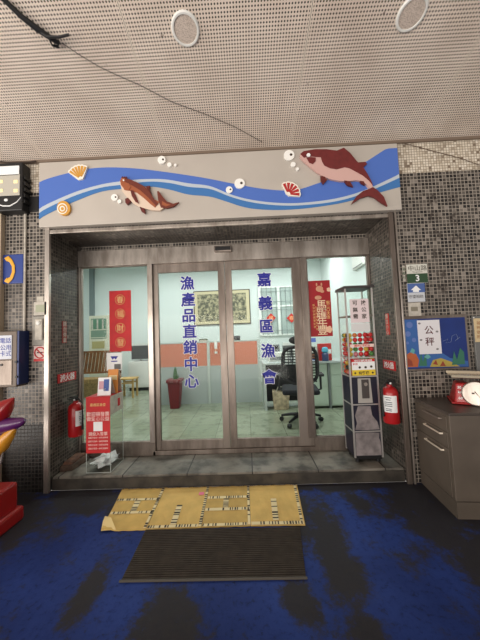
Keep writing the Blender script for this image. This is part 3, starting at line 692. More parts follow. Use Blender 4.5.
mb = MB(); write(mb, '歡迎捐發票', (cx, by0 - .005, fz1 - H * .29), .046, bold=.006); write(mb, '做愛心公益', (cx, by0 - .005, fz1 - H * .375), .046, bold=.006)
write(mb, '請投入發票', (cx, by0 - .005, fz1 - H * .65), .038, bold=.004)
for i in range(4): write(mb, '嘉義市區統一發票捐贈箱', (cx, by0 - .005, fz1 - H * (.72 + .065 * i)), .018)
mb.build('lettering', mat('pinkish_white', (240, 214, 206), .6), t)
B(cx - .045, cx + .045, by0 - .006, by0 - .0045, fz1 - H * .60, fz1 - H * .43).build('white_square', m_wvin, t)
mb = MB(); mb.box(bx0 - .003, bx1 + .003, by0 - .003, by1 + .003, bz, bz + .012); mb.build('lid', m_redp, t, bevel=.002)
B(bx1 - .001, bx1 + .004, by0 + .005, by1, bz - .17, bz + .012).build('side_panel', m_offw, t)
B(bx1 + .004, bx1 + .0055, by0 + .15, by0 + .20, bz - .12, bz - .04).build('side_print', m_redp, t)
B(cx - .06, cx + .06, by0 + .09, by0 + .105, bz + .012, bz + .0135).build('slot', m_black, t)
m_edge = mat('acrylic_edge', (186, 192, 188), .3)
for (qx, qy) in ((bx0, by0), (bx1, by0), (bx0, by1), (bx1, by1)): B(qx - .002, qx + .002, qy - .002, qy + .002, STEP, fz0 if qy == by0 else bz).build('edge_strip', m_edge, t)
for (qa, qb, qc, qd) in ((bx0, bx1, by0 - .002, by0 + .002), (bx1 - .002, bx1 + .002, by0 + .003, by1 - .003)): B(qa, qb, qc, qd, STEP, STEP + .004).build('edge_strip', m_edge, t)
# receipts
random.seed(3)
mb = MB()
for i in range(34):
    cx_, cy_, cz_ = random.uniform(bx0 + .06, bx1 - .05), random.uniform(by0 + .05, by1 - .06), STEP + .015 + random.random() * .09
    a = random.uniform(-.8, .8); L_, W_ = .06, .026; ux = Vector((math.cos(a), math.sin(a), random.uniform(-.2, .5))) * L_; uy = Vector((-math.sin(a), math.cos(a), random.uniform(-.6, .6))) * W_
    c = Vector((cx_, cy_, max(cz_, STEP + .045))); k_ = Vector((0, 0, .012))
    vs = [c - ux - uy, c - uy + k_, c + ux - uy, c + ux + uy, c + uy + k_, c - ux + uy]
    for q in vs: q.x = min(max(q.x, bx0 + .008), bx1 - .008); q.y = min(max(q.y, by0 + .008), by1 - .008); q.z = max(q.z, STEP + .008)
    mb.add(vs, [(0, 1, 4, 5), (1, 2, 3, 4)])
o = mb.build('crumpled_receipts', m_wvin, origin='base'); tag(o, 'crumpled white paper receipts at the bottom of the donation box', 'paper'); o['kind'] = 'stuff'
# leaflets on the box
def leaf_card(name, x0, x1, y, z0, z1, m, label, extra=None):
    t = thing(name, label, 'leaflet', ((x0 + x1) / 2, y, z0)); mb = MB(); mb.hexa([(x0, y, z0), (x1, y, z0), (x1, y + .004, z0), (x0, y + .004, z0)], [(x0, y + .02, z1), (x1, y + .02, z1), (x1, y + .024, z1), (x0, y + .024, z1)]); mb.build('card', m, t)
    mb = MB(); mb.hexa([(x0, y + .10, z0), (x1, y + .10, z0), (x1, y + .104, z0), (x0, y + .104, z0)], [(x0, y + .024, z1), (x1, y + .024, z1), (x1, y + .028, z1), (x0, y + .028, z1)]); mb.build('back_leg', m_offw, t)
    if extra:
        for nm, px0, pz0, px1, pz1, mm in extra:
            f0, f1 = pz0 * .02, pz1 * .02; zz0 = z0 + (z1 - z0) * pz0; zz1 = z0 + (z1 - z0) * pz1; xa = x0 + (x1 - x0) * px0; xb = x0 + (x1 - x0) * px1
            mb = MB(); mb.hexa([(xa, y + f0 - .002, zz0), (xb, y + f0 - .002, zz0), (xb, y + f0, zz0), (xa, y + f0, zz0)], [(xa, y + f1 - .002, zz1), (xb, y + f1 - .002, zz1), (xb, y + f1, zz1), (xa, y + f1, zz1)]); mb.build(nm, mm, t)
    return t
m_pink = mat('print_pink', (206, 158, 170), .6); m_bluep = mat('print_blue', (64, 92, 160), .6); m_orange = mat('print_orange', (214, 140, 66), .6)
leaf_card('leaflet', -1.545, -1.41, .15, bz + .012, bz + .19, m_wvin, 'pink and blue picture card propped on the donation box', [('print', .08, .35, .45, .8, m_pink), ('print', .45, .25, .85, .9, m_bluep), ('print', .3, .08, .6, .4, m_wvin)])
leaf_card('leaflet', -1.50, -1.39, .262, bz + .012, bz + .26, m_orange, 'orange card standing behind the picture card on the donation box', [('print', .1, .55, .9, .75, mat('print_cream', (240, 214, 160), .6))])
# white notice on the glass
a = aty(106.5, 353, .462); c = aty(122, 370, .462)
t = thing('glass_notice', 'white notice with a blue emblem stuck on the left fixed glass', 'notice', ((a.x + c.x) / 2, .463, c.z))
B(a.x, c.x, .4630, .4655, c.z, a.z).build('sheet', m_wvin, t)
mb = MB(); w_ = c.x - a.x; h_ = a.z - c.z
mb.prism([(a.x + w_ * .25, .462, a.z - h_ * .2), (a.x + w_ * .75, .462, a.z - h_ * .2), (a.x + w_ * .6, .462, a.z - h_ * .4), (a.x + w_ * .5, .462, a.z - h_ * .3), (a.x + w_ * .4, .462, a.z - h_ * .4)], (0, .001, 0)); mb.build('emblem', m_navy, t)
B(a.x + w_ * .3, a.x + w_ * .7, .462, .463, a.z - h_ * .52, a.z - h_ * .46).build('print', m_navy, t)
B(a.x + w_ * .5, a.x + w_ * .92, .462, .463, c.z + .01, c.z + h_ * .35).build('print', mat('print_grey', (110, 112, 110), .6), t)

# red banner on left glass
a = aty(109, 291, .458); c = aty(131.5, 351, .458)
t = thing('red_banner', 'tall red banner with four gold round characters on the left fixed glass', 'banner', ((a.x + c.x) / 2, .46, c.z))
B(a.x, c.x, .461, .4655, c.z, a.z).build('sheet', m_redp, t)
for i, ch in enumerate('春福財發'):
    z = a.z - (a.z - c.z) * (.15 + .235 * i); x = (a.x + c.x) / 2; mb = MB()
    ring = [(x + .056 * math.cos(q), .460, z + .056 * math.sin(q)) for q in [2 * PI * k / 20 for k in range(21)]]; mb.tube(ring, .0025, 5); write(mb, ch, (x, .4595, z), .085, bold=.01); mb.build('round_character', m_gold, t)
# red new year poster on right glass
a = aty(307.5, 281, .458); c = aty(333, 336, .458)
t = thing('red_poster', 'red new year poster with cream characters on the right fixed glass', 'poster', ((a.x + c.x) / 2, .46, c.z))
W_ = c.x - a.x; H_ = a.z - c.z; m_dred = mat('poster_red', (160, 20, 30), .55, var=.1, vscale=10)
B(a.x, c.x, .461, .4655, c.z, a.z).build('sheet', m_dred, t)
mb = MB()
for i, ch in enumerate('馬躍年豐'): write(mb, ch, (a.x + W_ * .56, .460, a.z - H_ * (.44 + .148 * i)), .118, bold=.006)
mb.build('large_lettering', mat('poster_cream', (236, 214, 180), .6), t)
mb = MB()
for i, ch in enumerate('祝二〇大吉'): write(mb, ch, (a.x + W_ * .86, .460, a.z - H_ * (.40 + .065 * i)), .042, bold=.02)
for i in range(8):
    write(mb, '新年快樂萬事如意'[i], (a.x + W_ * .22, .460, a.z - H_ * (.44 + .055 * i)), .030); write(mb, '金玉滿堂富貴平安'[i], (a.x + W_ * .32, .460, a.z - H_ * (.48 + .055 * i)), .026)
mb.build('small_lettering', m_gold, t)
mb = MB(); x, z = a.x + W_ * .52, a.z - H_ * .15
mb.ball((x, .459, z), .035, sc=(1.2, .06, 1)); mb.ball((x - .03, .459, z + .05), .014, sc=(.7, .1, 1.4)); mb.ball((x + .025, .459, z + .05), .014, sc=(.7, .1, 1.4)); mb.ball((x + .03, .459, z - .03), .022, sc=(1, .1, .8)); mb.ball((x - .02, .459, z - .1), .03, sc=(1.3, .08, .8)); mb.build('figure_print', mat('poster_figure', (206, 150, 120), .6), t, smooth=True)
for fx, fz, fr in ((.93, .17, .022), (.85, .88, .036)):
    mb = MB(); x, z = a.x + W_ * fx, a.z - H_ * fz
    for k in range(5): mb.ball((x + fr * .6 * math.cos(k * 1.257) * .9, .4595, z + fr * .6 * math.sin(k * 1.257)), fr * .55, sc=(1, .06, 1), nu=8, nv=6)
    mb.build('flower_print', mat('poster_flower', (232, 190, 160), .6), t)

# ================================================================== GROUND THINGS
# cardboard
m_card = [mat('cardboard_tan', (206, 170, 96), .85, var=.12, vscale=9), mat('cardboard_gold', (214, 178, 104), .85, var=.12, vscale=7), mat('cardboard_dull', (196, 162, 92), .85, var=.12, vscale=8)]
m_ink = mat('carton_ink', (60, 50, 40), .8); m_tape = mat('pale_tape', (226, 208, 160), .6)
def g(px, py, z=.0): p = atz(px, py, z); return p
def c7(x, y): return (90 + x / 2.087, 470 + y / 2.087)
T_ = [(124, 487.5), (166.5, 486.3), (210, 484.2), (249, 482.8), (296, 482.0)]
B_ = [(101, 532), (145.5, 530.5), (201, 528.5), (250.5, 526.8), (305.5, 526)]
TW = [g(*p) for p in T_]; BW = [g(*p) for p in B_]
for p in TW: p.y = min(p.y, .005)
def lerp(a, b_, t_): return a + (b_ - a) * t_
ct = thing('cardboard_mat', 'yellow-tan flattened cartons taped side by side before the step', 'cardboard', (lerp(TW[0], BW[4], .5).x, -.26, 0))
def uv(i, u, v, z): 
    p = lerp(lerp(TW[i], TW[i + 1], u), lerp(BW[i], BW[i + 1], u), v); p.z = z; return p
for i in range(4):
    z0_, z1_ = .0005, .006; mb = MB(); N = 10; K = 6; vs = []; fs = []
    for a in range(N + 1):
        for b_ in range(K + 1):
            p = uv(i, .004 + .992 * a / N, b_ / K, 0); wob = .003 * math.sin(a * 2.1 + b_ * 1.7 + i)
            if i == 0: wob += .018 * max(0, (b_ / K - .6)) * max(0, 1 - a / 4) * 2.2
            vs += [(p.x, p.y, .001 + max(0, wob)), (p.x, p.y, .007 + max(0, wob))]
    def ix(a, b_, t_): return (a * (K + 1) + b_) * 2 + t_
    for a in range(N):
        for b_ in range(K):
            fs.append((ix(a, b_, 1), ix(a, b_ + 1, 1), ix(a + 1, b_ + 1, 1), ix(a + 1, b_, 1))); fs.append((ix(a, b_, 0), ix(a + 1, b_, 0), ix(a + 1, b_ + 1, 0), ix(a, b_ + 1, 0)))
    for a in range(N):
        for b_ in (0, K): fs.append((ix(a, b_, 0), ix(a, b_, 1), ix(a + 1, b_, 1), ix(a + 1, b_, 0)))
    for b_ in range(K):
        for a in (0, N): fs.append((ix(a, b_, 0), ix(a, b_ + 1, 0), ix(a, b_ + 1, 1), ix(a, b_, 1)))
    mb.add(vs, fs); mb.build('carton_panel', m_card[[0, 1, 2, 1][i]], ct)
# folded-over corner
def gz(px, py, z): p = g(px, py); p.z = z; return p
mb = MB(); mb.add([gz(101, 532, .010), gz(116, 531, .012), gz(111, 522, .035), gz(105, 519, .022), gz(103, 525, .03)], [(0, 1, 2, 4), (4, 2, 3)])
fl = mb.build('folded_corner', mat('cardboard_pale', (226, 200, 140), .85), ct); so = fl.modifiers.new('solid', 'SOLIDIFY'); so.thickness = .003
def quad_strip(i, u0, v0, u1, v1, m, name, z=.0105):
    mb = MB(); pts = [uv(i, u0, v0, z), uv(i, u1, v0, z), uv(i, u1, v1, z), uv(i, u0, v1, z)]; mb.prism(pts, (0, 0, .0015)); return mb.build(name, m, ct)
rnd = random.Random(5)
def dashes(i, u0, v0, u1, v1, n):
    mb = MB()
    for k in range(n):
        if rnd.random() < .35: continue
        f0, f1 = (k + .1) / n, (k + .35 + .4 * rnd.random()) / n
        if abs(u1 - u0) > abs(v1 - v0): a, b_ = lerp(u0, u1, f0), lerp(u0, u1, f1); pts = [uv(i, a, v0, .0125), uv(i, b_, v0, .0125), uv(i, b_, v1, .0125), uv(i, a, v1, .0125)]
        else: a, b_ = lerp(v0, v1, f0), lerp(v0, v1, f1); pts = [uv(i, u0, a, .0125), uv(i, u1, a, .0125), uv(i, u1, b_, .0125), uv(i, u0, b_, .0125)]
        mb.prism(pts, (0, 0, .0008))
    if mb.v: mb.build('tape_print', m_ink, ct)
for i, q in ((0, (0.02, .30, .98, .35)), (0, (.02, .62, .98, .67)), (2, (.02, .30, .98, .36)), (2, (.02, .60, .98, .66)), (0, (.94, 0.02, 1.0, .98)), (1, (.95, .02, 1, .98)), (2, (.95, .02, 1.0, .98)), (3, (.02, .93, .98, .99)), (1, (.02, .94, .94, .99)), (2, (.02, .94, .94, .99)), (3, (.92, .02, .97, .92)),
             (0, (.45, .36, .58, .61)), (1, (.42, .50, .53, .93)), (3, (.42, .40, .53, .9)), (2, (.4, .37, .52, .59))):
    quad_strip(i, *q, m_tape, 'tape'); dashes(i, *q, 18 if (q[2] - q[0]) > .5 or (q[3] - q[1]) > .6 else 8)
for i, q in ((0, (.02, 0.0, .98, .03)), (1, (.02, 0, .98, .025)), (2, (.02, 0, .98, .025)), (3, (.02, 0, .98, .025))): dashes(i, *q, 22)
p = g(201.5, 493.5, .013); B(p.x - .022, p.x + .022, p.y - .02, p.y + .02, .013, .0145).build('pink_sticker', mat('sticker_pink', (232, 120, 150), .6), ct)
# ribbed mat
A = [Vector((-.80, -.545, 0)), Vector((.327, -.551, 0)), Vector((.283, -.957, 0)), Vector((-.79, -.957, 0))]
mb = MB(); n_ = 26; vs = []; fs = []
prof = []
for i in range(n_):
    prof += [(i / n_, .004), ((i + .12) / n_, .009), ((i + .6) / n_, .009), ((i + .72) / n_, .004)]
prof.append((1, .004))
for f, z in prof:
    a, b_ = lerp(A[0], A[3], f), lerp(A[1], A[2], f)
    vs += [(a.x, a.y, z), (b_.x, b_.y, z), (a.x, a.y, 0.0005), (b_.x, b_.y, 0.0005)]
for i in range(len(prof) - 1):
    k = i * 4; fs += [(k, k + 4, k + 5, k + 1), (k + 2, k + 3, k + 7, k + 6), (k, k + 2, k + 6, k + 4), (k + 1, k + 5, k + 7, k + 3)]
mb.add(vs, fs)
t = thing('ribbed_mat', 'dark grey ribbed doormat lying before the cardboard', 'mat', (-.24, -.75, 0))
mb.build('ribbed_surface', mat('mat_rubber', (58, 50, 42), .9, var=.25, vscale=14), t)
mb = MB(); mb.box(-.80, .29, -.966, -.955, .0005, .011); mb.build('edge_strip', mat('mat_edge', (78, 72, 64), .7), t, bevel=.002)

# ================================================================== CAPSULE MACHINE
mx0, mx1, my0, my1 = 1.005, 1.285, .14, .385; mz0, mz1 = .15, 1.84
t = thing('capsule_machine', 'tall silver framed capsule toy vending machine on the right of the step', 'vending machine', ((mx0 + mx1) / 2, (my0 + my1) / 2, STEP))
mw = mat('machine_frame', (196, 192, 188), .35, .6)
B(mx0 + .01, mx1 - .01, my0 + .01, my1 - .01, mz0, mz0 + .035).build('base', m_black, t, bevel=.004)
for (qx, qy) in ((mx0 + .04, my0 + .04), (mx1 - .04, my0 + .04), (mx0 + .04, my1 - .04), (mx1 - .04, my1 - .04)):
    MB().lathe([(.02, 0), (.02, .03)], (qx, qy, STEP), (0, 0, 1), 12).build('foot', m_black, t)
for (qx, qy) in ((mx0, my0), (mx1 - .014, my0), (mx0, my1 - .014), (mx1 - .014, my1 - .014)):
    B(qx, qx + .014, qy, qy + .014, mz0 + .02, mz1).build('corner_post', mw, t)
zs = [mz0 + .035, .42, .68, .955, 1.14, 1.56]
for z in zs[1:]:
    mb = MB(); mb.box(mx0 + .014, mx1 - .014, my0 + .002, my0 + .012, z - .006, z + .006); mb.box(mx0 + .002, mx0 + .012, my0 + .014, my1 - .014, z - .006, z + .006); mb.box(mx1 - .012, mx1 - .002, my0 + .014, my1 - .014, z - .006, z + .006); mb.box(mx0 + .014, mx1 - .014, my1 - .012, my1 - .002, z - .006, z + .006)
    mb.build('cross_rail', mw if z < 1.5 else m_steel2, t)
mb = MB(); mb.hexa([(mx0 - .015, my0 - .02, mz1), (mx1 + .015, my0 - .02, mz1), (mx1 + .015, my1 + .01, mz1), (mx0 - .015, my1 + .01, mz1)], [(mx0 - .01, my0 - .015, mz1 + .025), (mx1 + .01, my0 - .015, mz1 + .025), (mx1 + .01, my1 + .005, mz1 + .03), (mx0 - .01, my1 + .005, mz1 + .03)]); mb.build('roof', mat('dark_grey_roof', (62, 58, 58), .5), t)
m_dk = mat('machine_navy', (26, 26, 44), .4); m_worn = mat('peeled_sticker', (136, 128, 128), .6, var=.35, vscale=14)
mb = MB(); mb.box(mx0 + .004, mx0 + .008, my0 + .014, my1 - .014, zs[0], zs[3]); mb.box(mx1 - .008, mx1 - .004, my0 + .014, my1 - .014, zs[0], zs[3]); mb.box(mx0 + .014, mx1 - .014, my1 - .008, my1 - .004, zs[0], zs[3]); mb.box(mx0 + .014, mx1 - .014, my0 + .008, my0 + .012, zs[0], zs[3]); mb.build('lower_panel', m_dk, t)
def fx(f): return mx0 + .014 + (mx1 - mx0 - .028) * f
mb = MB(); yy = my0 + .004
def pan(zA, zB, pts, m, nm): mb = MB(); mb.prism([(fx(a), yy, zA + (zB - zA) * b_) for a, b_ in pts], (0, .003, 0)); return mb.build(nm, m, t)
pan(zs[0], zs[1] - .006, [(.02, .02), (.98, .02), (.98, .55), (.93, .75), (.96, .95), (.6, .98), (.03, .97)], m_worn, 'peeled_sticker')
pan(zs[1] + .006, zs[2] - .006, [(.03, .05), (.35, .02), (.98, .04), (.9, .35), (.72, .6), (.68, .95), (.2, .97), (.06, .6), (.12, .3)], m_worn, 'peeled_sticker')
pan(zs[2] + .006, zs[3] - .006, [(.22, .03), (.78, .03), (.74, .95), (.25, .95)], mat('sticker_frame', (170, 166, 160), .6), 'peeled_sticker')
mb = MB(); mb.box(fx(.38), fx(.66), my0 - .004, my0 + .004, zs[2] + .06, zs[3] - .03); mb.build('coin_slot', mat('slot_grey', (70, 64, 62), .5), t, bevel=.003)
mb = MB(); mb.lathe([(.018, 0), (.014, .012)], (fx(.52), my0 - .016, zs[3] - .075), (0, 1, 0), 14); mb.build('turn_knob', m_steel, t)
mb = MB(); mb.box(mx0 + .005, mx0 + .007, my0 + .014, my1 - .014, zs[3], mz1); mb.box(mx1 - .007, mx1 - .005, my0 + .014, my1 - .014, zs[3], mz1); mb.box(mx0 + .014, mx1 - .014, my0 + .005, my0 + .007, zs[3], mz1); mb.build('clear_panel', m_glass, t)
B(mx0 + .014, mx1 - .014, my0 + .014, my1 - .014, zs[3], zs[3] + .006).build('shelf', m_dk, t)
# labels on the machine
def mlab(zA, zB, fa, fb, m, nm, y=my0 - .001, th=.003): return B(fx(fa), fx(fb), y, y + th, zA, zB).build(nm, m, t)
mlab(.975, 1.10, .05, .95, m_wvin, 'instruction_label'); mlab(1.10, 1.125, .05, .95, m_redp, 'label_header')
mlab(.965, 1.02, .05, .95, mat('label_yellow', (226, 196, 50), .5), 'label_footer', my0 - .003)
mb = MB(); write(mb, '投幣機', (fx(.5), my0 - .004, .99), .035, bold=.02)
for f in (.16, .84): mb.lathe([(.010, 0), (.010, .001)], (fx(f), my0 - .005, .99), (0, 1, 0), 10)
for f, z in ((.35, 1.045), (.58, 1.045), (.8, 1.05)): mb.lathe([(.012, 0), (.012, .001)], (fx(f), my0 - .003, z), (0, 1, 0), 10)
mb.build('label_print', m_ink, t)
mb = MB(); write(mb, '投幣後請轉動旋鈕', (fx(.5), my0 - .002, 1.112), .022, bold=.02); mb.build('header_lettering', m_wvin, t)
mb = MB(); write(mb, '¥10', (fx(.18), my0 - .002, 1.08), .03, bold=.02); mb.build('price_print', m_redp, t)
mlab(1.245, 1.275, .03, .97, mat('strip_pink', (236, 206, 196), .5), 'strip_label'); mb = MB(); write(mb, '請勿搖晃機台', (fx(.5), my0 - .002, 1.26), .026, bold=.02); mb.build('strip_lettering', m_redp, t)
# upper white paper
mlab(1.49, 1.73, .12, .86, mat('notice_paper', (222, 206, 208), .6), 'paper_notice')
mb = MB()
for r_, row in enumerate(('可換', '無公', '需家')):
    for c_, ch in enumerate(row): write(mb, ch, (fx(.32 + .34 * c_), my0 - .002, 1.69 - .068 * r_), .052, bold=.02)
mb.build('notice_lettering', m_ink, t)
mlab(1.40, 1.485, .12, .86, mat('clear_sheet', (214, 214, 214), .3), 'small_paper')
# capsules
cols = [('red', (200, 30, 34), 8), ('green', (70, 120, 50), 4), ('yellow', (214, 170, 60), 4), ('orange', (206, 104, 44), 3), ('dark', (40, 44, 40), 3), ('white', (214, 206, 196), 2), ('pink', (206, 120, 130), 1)]
caps = {}
for nm, rgb, wgt in cols:
    r_ = .0235; base = MB(); base.ball((0, 0, r_), r_, nu=14, nv=8); o = base.build('prize_capsule', mat('capsule_' + nm, rgb, .25), smooth=True)
    o['label'] = nm + ' prize capsule among the toys in the clear vending machine'; o['category'] = 'capsule'; o['group'] = nm + ' prize capsules in the vending machine'
    caps[nm] = [o, False]
pool = [c_[0] for c_ in cols for _ in range(c_[2])]
rnd = random.Random(11); z = zs[3] + .007; lay = 0
cpos = []; p_idx = {}
while z < 1.375:
    for i in range(5):
        for j in range(4):
            if 0 < i < 4 and j > 0: continue          # heart of the pile cannot be seen
            if j == 3 and i == 4: continue
            cpos.append((mx0 + .036 + i * .052 + (lay % 2) * .001, my0 + .040 + j * .052, z)); p_idx[cpos[-1]] = (lay, i, j)
    z += .0475; lay += 1
for p in cpos:
    redz = 1.27 < p[2] or rnd.random() < .15
    nm = 'red' if (redz and p[0] > mx0 + .09 and rnd.random() < .75) else rnd.choice(pool)
    src, used = caps[nm]
    if not used: o = src; caps[nm][1] = True
    else: o = src.copy(); COL.objects.link(o)
    o.location = p
    ly_, i_, j_ = p_idx[p]; O_ = ('lowest', 'second', 'third', 'fourth', 'fifth', 'sixth', 'seventh', 'eighth', 'ninth', 'tenth')
    o['label'] = '%s capsule in toy machine, %s layer up, %s' % (nm, O_[ly_], ('front row, %s from left' % ('first', 'second', 'third', 'fourth', 'fifth')[i_]) if j_ == 0 else ('%s side, %s behind front row' % ('left' if i_ == 0 else 'right', ('', 'first', 'second', 'third')[j_])))
for nm, (src, used) in caps.items():
    if not used: bpy.data.objects.remove(src)

# ================================================================== RIGHT WALL
# number plates
t = thing('house_number_plate', 'green and white house number plate with a white 3 right of the door', 'sign', aty(416, 282, -.01))
plate('board', 406.5, 264.5, 428.5, 282.5, -.01, 0, mat('plate_white', (206, 206, 196), .5), t, bevel=.002)
plate('green_band', 406.8, 274, 428.2, 282.3, -.012, -.01, mat('plate_green', (44, 74, 48), .5), t, bevel=0)
mb = MB(); write(mb, '3', aty(417.5, 278, -.0135), .085, bold=.02); mb.build('number', m_wvin, t)
mb = MB(); write(mb, '中山路', aty(417.5, 268, -.0115), .055, wide=1.1); write(mb, 'Zhongshan Rd.', aty(417.5, 272, -.0115), .016); mb.build('lettering', m_ink, t)
t = thing('street_plate', 'narrow vertical white plate beside the number three plate', 'sign', aty(404, 281, -.008)); plate('board', 402, 265.5, 406, 281.5, -.008, 0, m_offw, t, bevel=.006)
mb = MB()
for i, ch in enumerate('嘉義市'): write(mb, ch, aty(404, 269 + i * 4.4, -.0095), .035)
mb.build('lettering', mat('plate_green', (44, 74, 48)), t)
t = thing('house_plate', 'blue and white plate with a house symbol below the number three plate', 'sign', aty(415, 301, -.01))
plate('board', 407, 283.5, 425.5, 301.5, -.01, 0, mat('plate_white2', (196, 200, 206), .5), t, bevel=.002); plate('blue_field', 407.3, 283.8, 425.2, 292, -.012, -.01, mat('plate_blue', (74, 100, 158), .5), t, bevel=0)
mb = MB(); mb.prism([aty(*q, -.0135) for q in ((411, 290), (416, 285.5), (421, 290), (419, 290), (419, 292), (413, 292), (413, 290))], (0, .001, 0)); mb.build('house_symbol', m_wvin, t)
mb = MB(); write(mb, '守望相助', aty(416, 296.5, -.0115), .035); mb.build('lettering', m_ink, t)
t = thing('paper_notice', 'small worn cream notice above the sea poster', 'notice', aty(415, 316, -.006)); plate('sheet', 408, 303, 421.5, 316, -.006, 0, m_offw, t, bevel=0)
plate('stain', 411, 307, 418, 311, -.008, -.006, mat('stain_grey', (130, 124, 108), .6), t, bevel=0)
# faint marks left by removed signs
for q in ((438, 275, 447, 283), (437, 292, 448, 301)): pass
# sea poster
t = thing('sea_poster', 'blue undersea picture board on the right wall above the cabinet', 'poster', aty(437, 368, -.02))
plate('frame', 402.5, 316.5, 471.5, 369, -.018, 0, m_steel2, t, bevel=.003)
plate('picture', 404, 319.5, 469, 367, -.021, -.018, mat('sea_blue', (22, 48, 118), .5, var=.15, vscale=4), t, bevel=0)
def pp(pts, m, nm, y=-.0225): mb = MB(); mb.prism([aty(*q, y) for q in pts], (0, .0012, 0)); return mb.build(nm, m, t)
pp([(404.3, 319.8), (418, 319.5), (430, 335), (438, 350), (450, 358), (468, 361), (468.7, 366.5), (405, 367.6)], mat('sea_light', (52, 96, 160), .5), 'light_water')
pp([(404.8, 356), (410, 352.5), (416, 354), (419, 360), (418, 367), (405.2, 367.3)], mat('coral_orange', (176, 92, 52), .6), 'coral', -.0235)
pp([(430, 367), (433, 360), (441, 358), (452, 362), (460, 366.4)], mat('coral_yellow', (170, 150, 70), .6), 'coral', -.0235)
for q in (((419, 366), (421, 352), (423, 362), (426, 350), (427, 366)), ((452, 365), (454, 351), (457, 360), (460, 348), (464, 352), (465, 364))): pp(list(q), mat('weed_green', (52, 110, 90), .6), 'seaweed', -.0238)
for q in (((407, 366), (408, 358), (412, 361), (413, 366)), ((440, 366), (443, 361), (446, 366)), ((433, 364), (436, 360), (438, 365))): pp(list(q), mat('coral_rust', (140, 62, 44), .6), 'coral', -.0245)
for q in (((410, 352), (412, 348), (415, 350), (414, 354)), ((424, 357), (428, 354), (431, 357), (428, 359))): pp(list(q), mat('fish_teal', (96, 160, 160), .6), 'small_fish', -.0245)
for (qx, qy, r_) in ((409.5, 325, 3.2), (408, 334, 2.8), (414, 340, 2.2), (407.5, 343, 1.5)):
    c = aty(qx, qy, -.024); mb = MB(); rr = r_ * .0092; mb.lathe([(rr, 0), (rr, .001)], c, (0, 1, 0), 18); mb.build('bubble', mat('bubble_lilac', (92, 116, 176), .5), t)
mb = MB(); mb.tube([aty(*q, -.0235) for q in ((443, 341), (448, 339), (446, 343), (451, 342), (452, 336), (456, 334), (458, 338), (455, 341), (460, 337))], .0016, 5); mb.build('scribble', mat('scribble_pale', (120, 136, 170), .6), t)
t = thing('public_scale_notice', 'white notice with two black characters pinned on the sea poster', 'notice', aty(429, 353, -.027))
plate('sheet', 417, 320.5, 442, 353.5, -.0285, -.0245, mat('notice_white', (222, 220, 224), .5), t, bevel=0)
mb = MB(); write(mb, '公', aty(429, 330, -.0295), .085, bold=.01); write(mb, '秤', aty(429.8, 341.5, -.0295), .085, bold=.01); mb.build('lettering', mat('notice_ink', (84, 26, 32), .6), t)
for q in ((419.3, 323.5), (437, 331.5), (421, 340), (437.5, 349)):
    mb = MB(); mb.ball(aty(*q, -.0295), .009, sc=(1.4, .35, 1)); mb.build('rivet', mat('rivet_grey', (130, 128, 130), .5), t, smooth=True)
# steel board at the right edge with paper
t = thing('steel_panel', 'plain grey steel panel beside the sea poster at the right edge', 'panel', aty(480, 366, -.02)); plate('sheet', 472.5, 316, 510, 370, -.02, 0, mat('panel_grey', (122, 122, 120), .4, .3), t, bevel=.003)
mb = MB(); mb.ball(aty(473.8, 317.6, -.021), .006); mb.build('corner_screw', m_white, t, smooth=True)
t = thing('paper_notice', 'cream paper taped on the steel panel at the right edge', 'notice', aty(480, 341, -.03)); plate('sheet', 473.5, 318.5, 505, 341, -.026, -.0225, mat('cream_paper', (206, 186, 146), .7), t, bevel=0)
mb = MB()
for i, ch in enumerate('磅秤使用'): write(mb, ch, aty(478.5, 323 + i * 4.6, -.027), .035)
mb.build('lettering', mat('rust_ink', (150, 90, 50), .6), t)

# cabinet
CH = .765
P0, P1 = Vector((1.535, -.002, 0)), Vector((1.487, -.50, 0)); P2, P3 = Vector((2.25, -.545, 0)), Vector((2.28, -.002, 0))
m_cab = mat('cabinet_grey', (104, 94, 84), .45, .25, var=.15, vscale=4)
t = thing('metal_cabinet', 'dull grey steel cabinet with three drawers under the sea poster', 'cabinet', (1.88, -.26, 0))
def shrink(p, k, z): c = (P0 + P1 + P2 + P3) / 4; q = c + (p - c) * k; q.y = min(q.y, -.002); q.z = z; return q
MB().hexa([shrink(p, .985, 0) for p in (P0, P1, P2, P3)][::1], [shrink(p, .985, .12) for p in (P0, P1, P2, P3)]).build('plinth', m_cab, t)
mb = MB(); mb.hexa([shrink(p, 1, .125) for p in (P0, P1, P2, P3)], [shrink(p, 1, CH - .02) for p in (P0, P1, P2, P3)]); mb.build('body', m_cab, t, bevel=.004)
mb = MB(); mb.hexa([shrink(p, 1.012, CH - .02) for p in (P0, P1, P2, P3)], [shrink(p, 1.012, CH) for p in (P0, P1, P2, P3)]); mb.build('top', mat('cabinet_top', (86, 78, 72), .35, .3), t, bevel=.005)
def cf(u, v, o=0.0):                                 # point on the left face of the cabinet: u from wall to viewer, v up
    p = P0.lerp(P1, u); d = Vector((-1, .096, 0)).normalized(); q = p + d * o; return Vector((q.x, q.y, v))
for vz0, vz1 in ((.62, .73), (.50, .61), (.14, .49)):
    mb = MB(); mb.hexa([cf(.06, vz0, 0), cf(.94, vz0, 0), cf(.94, vz0, .006), cf(.06, vz0, .006)], [cf(.06, vz1, 0), cf(.94, vz1, 0), cf(.94, vz1, .006), cf(.06, vz1, .006)])
    dr = mb.build('drawer', m_cab, t, bevel=.002)
    vh = {.62: .70, .50: .585, .14: .46}[vz0]; mm = m_steel2 if vz0 == .62 else mat('handle_bright', (226, 214, 196), .35, .4)
    mb = MB(); mb.tube([cf(.36, vh, .006), cf(.36, vh, .024), cf(.82, vh, .024), cf(.82, vh, .006)], .007, 8); mb.build('handle', mm, dr, smooth=True)
